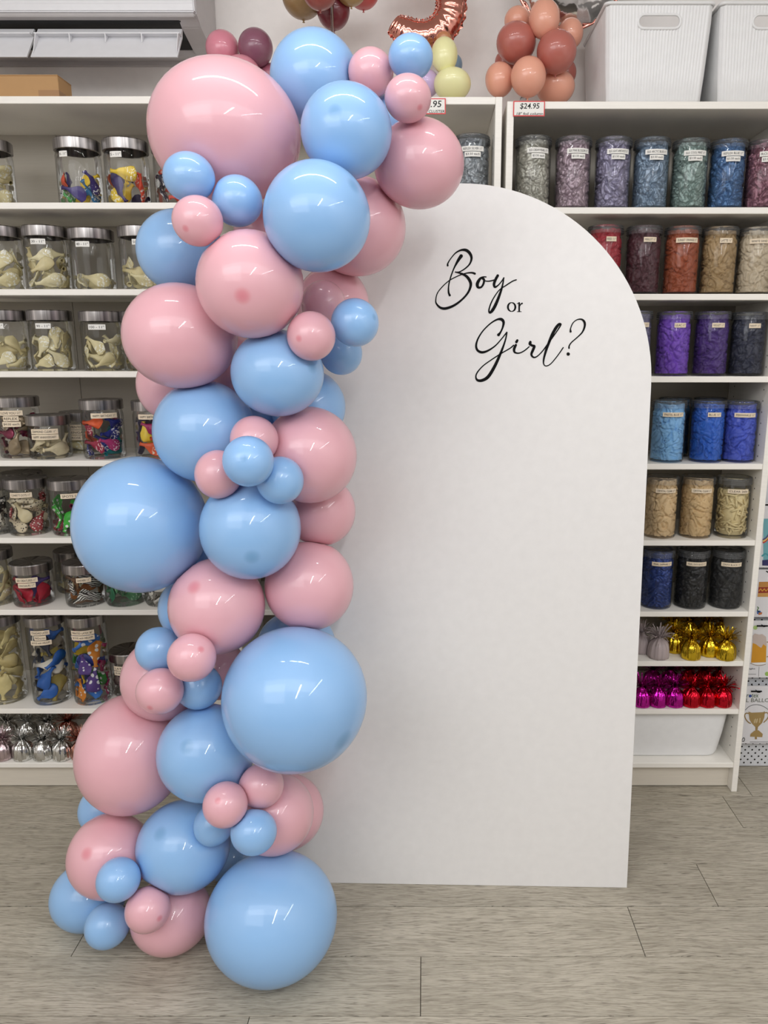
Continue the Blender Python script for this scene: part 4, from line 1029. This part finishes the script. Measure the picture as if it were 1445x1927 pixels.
def ribbed_bin(X0, lab):
    """tapered tub of vertical ribs with a hand hole in the front"""
    zb = TOP_R + 0.0008; Hh = 0.232; wt, wb_ = 0.274, 0.247; dt, db = 0.272, 0.252
    zt = zb + Hh; y0 = FRONT + 0.012
    t = thing('storage_bin', lab, 'storage bin', (X0, y0 + 0.135, zb), 'ribbed white tubs on top of the right bookcase')
    nr = 33; N_ = nr * 4
    hole_w, hz0, hz1 = 0.052, Hh - 0.056, Hh - 0.029
    bm = bmesh.new()
    def pt(u, v, amp, side):     # u in -1..1 across the face, v height 0..1
        wv = wb_ + (wt - wb_) * v; dv = db + (dt - db) * v
        ins = 0.012 * max(0, abs(u) - 0.94) / 0.06
        if side == 'f': return (u * wv / 2, -dv / 2 - amp + ins, v * Hh)
        if side == 'b': return (-u * wv / 2, dv / 2 + amp - ins, v * Hh)
        if side == 'l': return (-wv / 2 - amp + ins, -u * dv / 2, v * Hh)
        return (wv / 2 + amp - ins, u * dv / 2, v * Hh)
    for side in 'fblr':
        prev = None
        for k in range(N_ + 1):
            u = -1 + 2 * k / N_; amp = 0.0026 * (0.5 - 0.5 * cos(2 * pi * nr * (k / N_)))
            x_here = u * (wb_ + (wt - wb_) * 0.8) / 2
            hw = hole_w; inside = side == 'f' and abs(x_here) < hw
            if inside:
                r_ = (hz1 - hz0) / 2; e = max(0.0, abs(x_here) - (hw - r_)); hh = sqrt(max(0.0, r_ * r_ - e * e)); zc = (hz0 + hz1) / 2
                lo_, hi_ = (zc - hh) / Hh, (zc + hh) / Hh
            else: lo_ = hi_ = ((hz0 + hz1) / 2) / Hh
            lv = [0.035, 0.30, lo_, hi_, 0.985]
            am = [amp * 0.2, amp, amp, amp, amp * 0.3]
            cur = [bm.verts.new(pt(u, v, a_, side)) for v, a_ in zip(lv, am)]
            b0 = bm.verts.new(pt(u * 0.965, 0.0, -0.006, side)); cur = [b0] + cur
            if prev:
                for q in range(5):
                    if q == 3 and side == 'f' and (inside or prev_in): continue
                    if q == 3 and (hi_ - lo_) < 1e-6 and (phi - plo) < 1e-6: continue
                    try: f = bm.faces.new((prev[q], cur[q], cur[q + 1], prev[q + 1])); f.smooth = q not in (0,)
                    except ValueError: pass
            prev = cur; prev_in = inside; plo, phi = lo_, hi_
    bm.faces.new([bm.verts.new((sx * wb_ / 2 * 0.965, sy * db / 2 * 0.955, 0.0002)) for sx, sy in ((-1, -1), (1, -1), (1, 1), (-1, 1))])
    bmesh.ops.remove_doubles(bm, verts=bm.verts, dist=0.00005)
    mesh_of('tub', bm, M['plastic'], t)
    bm = bmesh.new()             # rolled rim
    e = 0.006; pts = []
    for cx_, cy_, a0 in ((wt / 2 - 0.01, dt / 2 - 0.01, 0), (-wt / 2 + 0.01, dt / 2 - 0.01, pi / 2), (-wt / 2 + 0.01, -dt / 2 + 0.01, pi), (wt / 2 - 0.01, -dt / 2 + 0.01, 1.5 * pi)):
        for k in range(7): a = a0 + pi / 2 * k / 6; pts.append(Vector((cx_ + 0.012 * cos(a), cy_ + 0.012 * sin(a), Hh - 0.001)))
    pts.append(pts[0]); add_tube(bm, pts, 0.0042, 8, upv=Vector((0, 0, 1)), caps=False)
    mesh_of('rim', bm, M['plastic'], t)
    bm = bmesh.new(); pts = []; r_ = (hz1 - hz0) / 2; zc = (hz0 + hz1) / 2; v_ = zc / Hh; yy = -(db + (dt - db) * v_) / 2 - 0.0012
    for s in (1, -1):
        for k in range(13): a = -pi / 2 + pi * k / 12; pts.append(Vector((s * (hole_w - r_ + (r_ + 0.0025) * cos(a)), yy, zc + s * (r_ + 0.0025) * sin(a))))
    pts.append(pts[0]); add_tube(bm, pts, 0.0036, 8, upv=Vector((0, 1, 0)), caps=False, flat=0.8)
    mesh_of('handle_rim', bm, M['plastic'], t)
xc = (xat(1143, 2, FRONT + 0.012) + xat(1343, 2, FRONT + 0.012)) / 2
ribbed_bin(xc, 'ribbed white plastic tub with a hand hole, fully seen on top of the right bookcase')
ribbed_bin(xc + 0.294, 'ribbed white plastic tub cut by the right picture edge, on top of the bookcase')

# ------------------------------------------------------------------ price tags
def price_tag(x0, x1, y0, y1, lines, label, Y):
    a, b2 = at(x0, y0, Y), at(x1, y1, Y); w_, h_ = b2.x - a.x, a.z - b2.z
    t = thing('price_tag', label, 'price tag', ((a.x + b2.x) / 2, Y, b2.z))
    box('card', -w_ / 2, w_ / 2, -0.0006, 0.0006, 0, h_, M['red_edge'], t, 0)
    m_ = 0.0026
    box('paper', -w_ / 2 + m_, w_ / 2 - m_, -0.0010, -0.0006, m_, h_ - m_, M['white_label'], t, 0)
    for s, cx_, cz_, tw_, th_ in lines:
        text_ob(text_mesh(s, tw_ * w_, th_ * h_, 0.12, 0.012), lambda x, y: (cx_ * w_ + x, -0.0013, cz_ * h_ + y), M['ink'], t)
price_tag(966, 1024.5, 190, 219, [('$24.95', 0.02, 0.64, 0.62, 0.42), ('18" foil column', 0.03, 0.17, 0.84, 0.18)], 'red edged price card reading $24.95 18" foil column', FRONT - 0.003)
price_tag(778, 838.5, 185, 215, [('.95', 0.20, 0.64, 0.34, 0.42), ('CLUSTER', 0.22, 0.17, 0.50, 0.18)], 'red edged price card reading CLUSTER, partly behind a pink balloon', FRONT - 0.003)

# ------------------------------------------------------------------ balloons standing on the bookcase tops
LAT = {}
def lat(*c):
    if c not in LAT: LAT[c] = latex('coloured_latex', rgb(*c))
    return LAT[c]
def top_balloon(px, py, rx, ry, Y, col, label, group, tip=(0, -0.15, 1)):
    p = at(px, py, Y); sx, sy = px2m(rx, py, Y), px2m(ry, py, Y)
    sy *= 0.93
    o = balloon_mesh(tip, sx, sx, sy, lat(*col), egg=0.05)
    o.location = p; tag(o, label, 'balloon', group); return o
TER, ROSE = (244, 176, 150), (194, 110, 98)
g = 'balloons of the terracotta column'
for a in ((974, 40, 25, 26, 2.26, TER, 'peach balloon at the upper left back of the terracotta column'), (1024, 37, 29, 38, 2.19, TER, 'tall peach balloon at the top front of the terracotta column'),
          (1073, 64, 24, 29, 2.25, TER, 'peach balloon at the upper right of the terracotta column, nearest the ribbed tub'), (971, 82, 37, 38, 2.215, ROSE, 'dark terracotta balloon on the left of the column'),
          (1047, 99, 37, 40, 2.175, ROSE, 'dark terracotta balloon on the right of the column'), (940, 151, 27, 33, 2.21, TER, 'peach balloon at the lower left of the terracotta column'),
          (994, 146, 33, 38, 2.155, TER, 'bright peach balloon at the bottom front of the terracotta column'), (1045, 166, 36, 31, 2.245, TER, 'peach balloon at the bottom right of the terracotta column'),
          (1062, 138, 22, 26, 2.29, ROSE, 'dark terracotta balloon behind the right side of the column'), (951, 118, 20, 22, 2.29, ROSE, 'dark terracotta balloon behind the left side of the column')):
    top_balloon(*a[:5], a[5], a[6], g)
bm = bmesh.new(); add_lathe(bm, [(0, 0), (0.022, 0), (0.022, 0.003), (0.012, 0.018), (0.008, 0.03), (0, 0.03)], 20)
o = mesh_of('column_base', bm, M['petlid'], None, True); o.location = (xat(985, 185, 2.19), 2.19, TOP_R + 0.0006); tag(o, 'clear plastic base under the terracotta balloon column', 'stand')
g = 'balloons of the pastel column'
for a in ((836, 105, 25, 35, 2.18, (250, 247, 186), 'pale yellow balloon on top of the pastel column'), (851, 160, 35, 29, 2.18, (250, 247, 188), 'pale yellow balloon resting on the shelf top behind the garland'),
          (852, 122, 18, 20, 2.25, (130, 160, 184), 'grey blue balloon behind the two pale yellow ones'), (802, 158, 25, 26, 2.20, (206, 180, 222), 'lavender balloon beside the pale yellow ones, behind a pink balloon'),
          (835, 74, 15, 13, 2.25, (206, 140, 96), 'small tan balloon above the pale yellow one, under the foil number')):
    top_balloon(*a[:5], a[5], a[6], g)
g = 'pink and mauve balloons behind the garland top'
for a in ((419, 94, 31, 35, 2.20, (226, 140, 158), 'matte pink balloon behind the top of the very large pink one'), (481, 91, 32, 36, 2.18, (140, 84, 106), 'mauve wine balloon standing between pink and blue garland tops'),
          (455, 138, 34, 31, 2.17, (228, 150, 166), 'pink balloon nearly hidden behind the very large pink one'), (508, 147, 24, 27, 2.22, (170, 96, 116), 'dusky rose balloon low behind the mauve wine one')):
    top_balloon(*a[:5], a[5], a[6], g)
g = 'balloons of the bouquet on a stick'
for a in ((569, -4, 38, 39, 2.22, (160, 128, 84), 'olive tan balloon at the lower left of the bouquet'), (601, -16, 33, 34, 2.112, (168, 84, 76), 'brick red balloon at the front of the bouquet'),
          (627, 20, 31, 37, 2.22, (120, 22, 40), 'burgundy balloon hanging lowest in the bouquet'), (660, -22, 31, 32, 2.18, (184, 148, 92), 'golden tan balloon on the right of the bouquet'),
          (683, -16, 31, 33, 2.25, (214, 92, 90), 'coral balloon at the far right of the bouquet')):
    top_balloon(*a[:5], a[5], a[6], g)
bm = bmesh.new(); Yst = 2.165; xs = xat(625, 40, Yst)
add_lathe(bm, [(0, 0), (0.03, 0), (0.03, 0.006), (0.006, 0.012), (0.0042, 0.03), (0.0042, 0.36), (0, 0.361)], 16)
o = mesh_of('balloon_stick', bm, plain('bright_steel_rod', rgb(200, 200, 205), 0.2, 1.0), None, True); o.location = (xs, Yst, TOP_M + 0.0006); tag(o, 'thin steel stick holding up the balloon bouquet', 'stick')

# rose gold foil number and silver foil disc
RG = foil('rose_gold_number_foil', (0.70, 0.30, 0.24, 1), 0.12, 30, 0.25); SF = foil('silver_disc_foil', (0.75, 0.73, 0.72, 1), 0.10, 16, 0.3)
def number_balloon():
    Y = 2.27
    P = [(741, 44, 17), (748, 50, 20), (762, 58, 23), (785, 66, 25), (808, 66, 26), (830, 54, 27), (845, 32, 27), (849, 6, 27), (842, -22, 26), (824, -42, 25), (800, -52, 24), (778, -54, 23), (766, -66, 23), (764, -90, 23), (768, -118, 23), (790, -130, 23), (830, -132, 22), (846, -132, 16)]
    S = catmull(P, 8)
    t = thing('number_balloon', 'rose gold foil number balloon, its lower hook showing above the yellow balloons', 'foil balloon', at(800, 60, Y))
    o3 = Vector(at(800, 60, Y)); pts = [at(x, y, Y) - o3 for x, y, r in S]
    rad = [px2m(r, y, Y) * (1 - 0.055 * (1 if i % 4 == 0 else 0) + 0.01 * sin(i * 2.3)) for i, (x, y, r) in enumerate(S)]
    bm = bmesh.new(); add_tube(bm, pts, rad, 22, flat=0.78, upv=Vector((0, 1, 0)))
    mesh_of('foil_body', bm, RG, t, False)
    for p in t.children[0].data.polygons: p.use_smooth = True
    bm = bmesh.new()                        # puckered seam round the edge
    for s in (1, -1):
        prev = None
        for i in range(len(pts)):
            a = pts[max(i - 1, 0)]; b2 = pts[min(i + 1, len(pts) - 1)]; tt = (b2 - a).normalized(); n = tt.cross(Vector((0, 1, 0))).normalized() * s
            w1 = rad[i] * 0.97; w2 = rad[i] + 0.004 + 0.0022 * sin(i * 1.9); yo = 0.003 * sin(i * 2.6)
            cur = (bm.verts.new(pts[i] + n * w1), bm.verts.new(pts[i] + n * w2 + Vector((0, yo, 0))))
            if prev: bm.faces.new((prev[0], prev[1], cur[1], cur[0]))
            prev = cur
    mesh_of('seam', bm, RG, t)
number_balloon()
def disc_balloon():
    Y = 2.29; c = at(1072, -62, Y); R1 = px2m(104, -20, Y)
    bm = bmesh.new(); prof = []
    def mod(a, i): return 1 + 0.018 * sin(26 * a) * (i in (4, 5, 6, 7, 8)) + 0.01 * sin(11 * a)
    for k in range(13):
        u = pi * k / 12; prof.append((sin(u) ** 0.8 * R1 if 0 < k < 12 else 0, -cos(u) * 0.055))
    add_lathe(bm, prof, 78, mod=mod)
    o = mesh_of('disc_balloon', bm, SF, None, True); o.rotation_euler = (pi / 2, 0, 0); o.location = c
    tag(o, 'round silver foil balloon above the terracotta column, behind the ribbed tub', 'foil balloon')
    bm = bmesh.new(); pts = [Vector((R1 * 1.005 * cos(2 * pi * k / 78), R1 * 1.005 * sin(2 * pi * k / 78), 0.002 * sin(k * 2.1))) for k in range(79)]
    add_tube(bm, pts, 0.005, 6, upv=Vector((0, 0, 1)), caps=False, flat=0.4)
    s = mesh_of('seam', bm, RG, o)
disc_balloon()

# ------------------------------------------------------------------ carton and air conditioner
YB = 2.19
a = at(108, 142, YB); b2 = at(108, 182, YB)
t = thing('cardboard_box', 'brown cardboard carton lying on top of the far left bookcase', 'box', (a.x - 0.20, YB + 0.1, TOP_L))
hb = a.z - TOP_L
box('carton', -0.20, 0.20, -0.1, -0.02, 0.0006, hb, M['card'], t, 0.0015)
box('tape', 0.145, 0.2004, -0.1006, -0.1, hb * 0.16, hb * 0.50, M['tape'], t, 0)
box('tape', 0.2, 0.2006, -0.1, -0.06, hb * 0.16, hb * 0.50, M['tape'], t, 0)
box('flap', -0.20, 0.20, -0.1, -0.062, hb, hb + 0.002, M['card'], t, 0); box('flap', -0.20, 0.20, -0.058, -0.02, hb, hb + 0.002, M['card'], t, 0)

def air_conditioner():
    YF = 2.215
    xr = xat(366, 10, YF); zf = zat(22, YF)            # right end and lower edge of the front cover
    xl = xr - 0.86
    t = thing('air_conditioner', 'white wall air conditioner with its louvre open, above the carton at top left', 'air conditioner', (xr - 0.43, WALL_Y, zf))
    ox = xr - 0.43
    X0, X1 = xl - ox, xr - ox
    def prism(name, prof, xa, xb, m, bev=0.0):          # profile in (y from the wall, z from the cover edge)
        bm = bmesh.new(); A = [bm.verts.new((xa, y, z)) for y, z in prof]; B = [bm.verts.new((xb, y, z)) for y, z in prof]; n = len(prof)
        bm.faces.new(A); bm.faces.new(B[::-1])
        for k in range(n): bm.faces.new((A[k], B[k], B[(k + 1) % n], A[(k + 1) % n]))
        if bev: bmesh.ops.bevel(bm, geom=bm.edges[:], offset=bev, segments=2, affect='EDGES')
        return mesh_of(name, bm, m, t)
    d = YF - WALL_Y                                     # negative: towards the room
    zb = zat(113, WALL_Y - 0.02) - zf                   # underside at the wall
    prism('front_cover', [(d, 0.0), (d - 0.004, 0.02), (d - 0.004, 0.26), (d + 0.03, 0.285), (d + 0.05, 0.28), (d + 0.05, 0.0)], X0, X1 - 0.001, M['acwhite'], 0.003)
    prism('chassis', [(d + 0.051, -0.004), (d + 0.051, 0.28), (-0.001, 0.28), (-0.001, zb), (-0.05, zb), (-0.075, -0.004)], X0, X1, M['acgrey'])
    zl = zat(31, YF + 0.01) - zf
    prism('front_lip', [(d + 0.002, -0.001), (d + 0.006, zl - 0.002), (d + 0.03, zl - 0.002), (d + 0.03, -0.001)], X0, X1 - 0.004, M['acgrey'], 0.0015)
    ze = zl - 0.004
    prism('outlet', [(d + 0.03, ze), (d + 0.03, 0.01), (-0.055, -0.006), (-0.06, zb + 0.012), (-0.09, ze - 0.012)], X0 + 0.02, X1 - 0.045, M['acdark'])
    # end cheek curving back to the wall
    xc0 = xat(331, 40, YF) - ox
    prism('end_cheek', [(d + 0.008, zl + 0.004), (d + 0.012, 0.27), (-0.001, 0.28), (-0.001, zb - 0.004), (-0.03, zb - 0.004), (d + 0.13, zb * 0.75), (d + 0.05, zb * 0.3 + zl * 0.7)], xc0, X1 + 0.001, M['acgrey'], 0.004)
    prism('back_plate', [(-0.012, zb - 0.012), (-0.012, 0.1), (-0.001, 0.1), (-0.001, zb - 0.012)], X0, xat(352, 113, WALL_Y) - ox, M['acgrey'])
    # two louvre flaps hanging open, with stiffening ribs on the inner face
    Ya, Yb = YF + 0.035, YF - 0.012
    for xa_px, xb_px, ribs in ((-120, 62, (-40,)), (69, 341, (72, 135, 202, 270, 338))):
        za, zc, ze2 = zat(51, Ya) - zf, zat(66, Ya) - zf, zat(107, Yb) - zf
        xa, xb = xat(xa_px, 70, Ya) - ox, xat(xb_px, 70, Ya) - ox
        ya, yb = Ya - WALL_Y, Yb - WALL_Y
        fl = prism('louvre_flap', [(ya + 0.012, za), (ya - 0.004, zc), (ya + 0.004, zc - 0.004), (yb, ze2), (yb + 0.004, ze2 - 0.001), (ya + 0.012, zc - 0.004), (ya + 0.018, za)], xa, xb, M['acwhite'])
        for r in ribs:
            xr_ = xat(r, 70, Ya) - ox
            bm = bmesh.new(); zz = zc + (ze2 - zc) * (0.85 if r in (72, 338) else 0.32)
            yy = ya + (yb - ya) * (0.85 if r in (72, 338) else 0.32)
            add_prism_x(bm, [(ya - 0.006, zc + 0.002), (ya - 0.016, zc - 0.002), (yy, zz), (ya + 0.004, zc - 0.004)], xr_ - 0.0012, xr_ + 0.0012)
            mesh_of('rib', bm, M['acwhite'], fl)
        bm = bmesh.new(); add_prism_x(bm, [(ya - 0.004, zc), (ya - 0.016, zc + 0.001), (ya - 0.016, zc - 0.002), (ya, zc - 0.003)], xa, xb); mesh_of('ledge', bm, M['acwhite'], fl)
def add_prism_x(bm, prof, xa, xb):
    A = [bm.verts.new((xa, y, z)) for y, z in prof]; B = [bm.verts.new((xb, y, z)) for y, z in prof]; n = len(prof)
    bm.faces.new(A); bm.faces.new(B[::-1])
    for k in range(n): bm.faces.new((A[k], B[k], B[(k + 1) % n], A[(k + 1) % n]))
air_conditioner()

# ------------------------------------------------------------------ pegboard and hanging packs on the right
YP = 2.265
zb = max(0.002, zat(1441, YP))
m, nt, b = nodes('pegboard_white'); b.inputs['Roughness'].default_value = 0.5
b.inputs['Base Color'].default_value = rgb(214, 216, 220)
M['peg'] = m
t = thing('pegboard', 'white perforated pegboard stand to the right of the right bookcase', 'pegboard', (1.35, YP, 0))
PX = 0.995
box('panel', PX - 1.35, 0.5, 0, 0.012, zb, 2.0, M['peg'], t, 0)
box('foot_rail', PX - 1.35 + 0.02, 0.5, 0.013, 0.05, 0.001, 0.08, M['peg'], t, 0)
bm = bmesh.new(); row = 0; z = zb + 0.012
while z < 0.75:
    x = PX + 0.006 + (0.0115 if row % 2 else 0)
    while x < 1.28:
        bm.faces.new([bm.verts.new((x - 1.35 + 0.0031 * cos(a * pi / 5), -0.0004, z + 0.0031 * sin(a * pi / 5))) for a in range(10)]); x += 0.0235
    z += 0.0118; row += 1
h = mesh_of('peg_holes', bm, M['hole'], t); h['kind'] = 'stuff'
YK = 2.235
FLAT = {}
def ink(*c):
    if c not in FLAT: FLAT[c] = plain('printed_colour', rgb(*c), 0.45)
    return FLAT[c]
M['packcard'] = plain('pack_card_white', rgb(222, 221, 224), 0.4)
def pack(x0, y0, y1, label, wpx=170):
    a, b2 = at(x0, y0, YK), at(x0, y1, YK); x_left = max(0.993, min(a.x, b2.x))
    wd = px2m(wpx, (y0 + y1) / 2, YK); h_ = a.z - b2.z
    t = thing('balloon_pack', label, 'packaged balloon', (x_left + wd / 2, YK, b2.z), 'packaged foil balloons hanging on the pegboard')
    box('card', -wd / 2, wd / 2, 0, 0.003, 0, h_, M['packcard'], t, 0)
    org = Vector((x_left + wd / 2, YK, b2.z))
    def L2(px, py, lift=0.0006):
        p = at(px, py, YK) - org; return Vector((p.x, -lift, p.z))
    def shape(name, pts, mat, lift=0.0006):
        bm = bmesh.new(); f = bm.faces.new([bm.verts.new(L2(x, y, lift)) for x, y in pts]); bmesh.ops.triangulate(bm, faces=[f]); return mesh_of(name, bm, mat, t)
    def line(name, pts, wd_, mat, lift=0.0008):
        bm = bmesh.new(); stroke(bm, [(x, y, wd_) for x, y in pts], lambda x, y, l: L2(x, y, l), lift); return mesh_of(name, bm, mat, t)
    def txt(s, px, py, wpx_, hpx, mat, shear=0.0):
        me = text_mesh(s, px2m(wpx_, py, YK), px2m(hpx, py, YK) , shear); c = L2(px, py, 0.0009)
        return text_ob(me, lambda x, y: (c.x + x, c.y, c.z + y), mat, t)
    def hook(px, py):
        bm = bmesh.new(); c = L2(px, py)
        add_tube(bm, [Vector((c.x, 0.028, c.z + 0.004)), Vector((c.x, -0.015, c.z)), Vector((c.x, -0.03, c.z + 0.008))], 0.0018, 7)
        add_tube(bm, [Vector((c.x - 0.016, -0.0035, c.z - 0.002)), Vector((c.x + 0.018, -0.0035, c.z - 0.002))], 0.0024, 7)
        hk = mesh_of('peg_hook', bm, M['black'], t)
    return t, shape, line, txt, hook
# trophy pack
t, shape, line, txt, hook = pack(1392, 1291, 1399, 'pack with a gold trophy print, lowest on the pegboard')
hook(1422, 1299)
txt('rotex', 1416, 1309, 22, 7.5, ink(70, 96, 60)); shape('print', [(1411.5 + 2.6 * cos(k * pi / 6), 1309.5 + 2.6 * sin(k * pi / 6)) for k in range(12)], ink(40, 70, 150), 0.0011)
txt('L BALLOON', 1435, 1317.5, 62, 8, ink(108, 112, 98))
shape('print', [(1408,1339),(1414,1341),(1436,1340),(1439,1338),(1438,1350),(1434,1360),(1426,1368),(1421,1368),(1415,1362),(1410,1354)], ink(160, 134, 84)); shape('print', [(1421,1367),(1426,1367),(1425,1376),(1421,1376)], ink(150, 124, 76), 0.0007); shape('print', [(1419,1375),(1427,1374),(1435,1381),(1434,1387),(1411,1386),(1412,1381)], ink(160, 134, 84), 0.0008)
line('print', [(1410,1343),(1404,1342),(1401,1346),(1403,1353),(1408,1359),(1412,1361)], 2.0, ink(150, 124, 76)); line('print', [(1437,1342),(1443,1341),(1446,1346),(1443,1353),(1437,1359)], 2.0, ink(150, 124, 76))
shape('print', [(1420,1386),(1424,1386),(1424,1391),(1420,1391)], ink(150, 124, 76)); txt('#1', 1424, 1356, 12, 11, ink(214, 198, 160))
line('print', [(1402,1336),(1410,1329),(1420,1326),(1431,1327),(1441,1332),(1448,1338)], 0.9, ink(70, 72, 72))
line('print', [(1396,1392),(1399,1388),(1401,1391),(1399,1395),(1396,1394)], 1.2, ink(60, 60, 62)); line('print', [(1411,1396),(1430,1396),(1450,1396)], 1.0, ink(130, 130, 130))
# beer mug pack
t, shape, line, txt, hook = pack(1407, 1168, 1275, 'pack with a frothy beer mug print, second lowest on the pegboard')
hook(1433, 1176)
shape('print', [(1416,1196),(1420,1192),(1428,1194),(1434,1193),(1441,1198),(1442,1208),(1441,1216),(1436,1212),(1432,1219),(1427,1216),(1422,1212),(1416,1210)], ink(196, 180, 172), 0.0009)
shape('print', [(1416,1209),(1442,1210),(1441,1246),(1413,1247)], ink(206, 146, 36)); line('print', [(1412,1248),(1420,1251),(1430,1252),(1440,1250)], 1.2, ink(150, 130, 110)); shape('print', [(1413,1247.5),(1441,1246.5),(1439,1250),(1426,1251.5),(1415,1250)], ink(232, 230, 228), 0.0005)
line('print', [(1443,1208),(1450,1210),(1451,1230),(1443,1236)], 1.6, ink(150, 116, 70)); shape('print', [(1421 + 4 * cos(k * pi / 8), 1181 + 4 * sin(k * pi / 8)) for k in range(16)], ink(166, 196, 120)); shape('print', [(1443 + 4 * cos(k * pi / 8), 1268 + 4 * sin(k * pi / 8)) for k in range(16)], ink(150, 186, 96))
txt('right', 1414, 1258.5, 14, 4, ink(50, 50, 54)); line('print', [(1408,1268.5),(1414,1268.5),(1422,1268.5)], 0.9, ink(140, 140, 140)); line('print', [(1428,1255),(1427.5,1265),(1427,1273)], 0.7, ink(120, 120, 120))
# hot dog pack
t, shape, line, txt, hook = pack(1424, 1072, 1161, 'pack with a hot dog print in the middle of the pegboard')
shape('print', [(1428,1095),(1470,1094),(1470,1105),(1427,1105)], ink(186, 132, 66)); shape('print', [(1427,1105),(1470,1104),(1470,1117),(1426,1117)], ink(142, 46, 30), 0.0007); shape('print', [(1426,1116),(1470,1115),(1470,1123),(1425,1123)], ink(196, 148, 82), 0.0008)
line('print', [(1428,1112),(1431,1108),(1434,1112),(1438,1108),(1441,1112),(1446,1107),(1450,1112)], 1.6, ink(214, 160, 60), 0.0010)
line('print', [(1425,1142),(1427,1144),(1425,1148),(1429,1152)], 1.6, ink(80, 120, 60)); shape('print', [(1424,1149),(1430,1149),(1433,1153),(1430,1157),(1424,1155)], ink(70, 100, 160), 0.0008); shape('print', [(1427,1153),(1434,1152),(1433,1156),(1427,1157)], ink(190, 110, 60), 0.0011)
line('print', [(1442,1075),(1446,1077),(1452,1076)], 2.2, M['black'])
# rainbow pack
t, shape, line, txt, hook = pack(1436, 947, 1068, 'pack with a teal sky and rainbow print, highest in view on the pegboard')
shape('print', [(1436,976),(1500,976),(1500,1064),(1436,1064)], ink(112, 170, 180), 0.0005)
for k, c in enumerate(((196, 60, 60), (226, 200, 110), (80, 70, 120))):
    line('print', [(1436,1021 - 3 * k),(1441,1018 - 3 * k),(1447,1010 - 3 * k),(1452,998 - 3 * k)], 2.8, ink(*c), 0.0008 + 0.0001 * k)
line('print', [(1434,1046),(1440,1042),(1446,1046)], 3, ink(70, 150, 160)); shape('print', [(1434,1054),(1445,1053),(1455,1056),(1455,1065),(1434,1064)], ink(44, 44, 96), 0.0009); line('print', [(1436,950),(1446,950)], 3, M['black'])
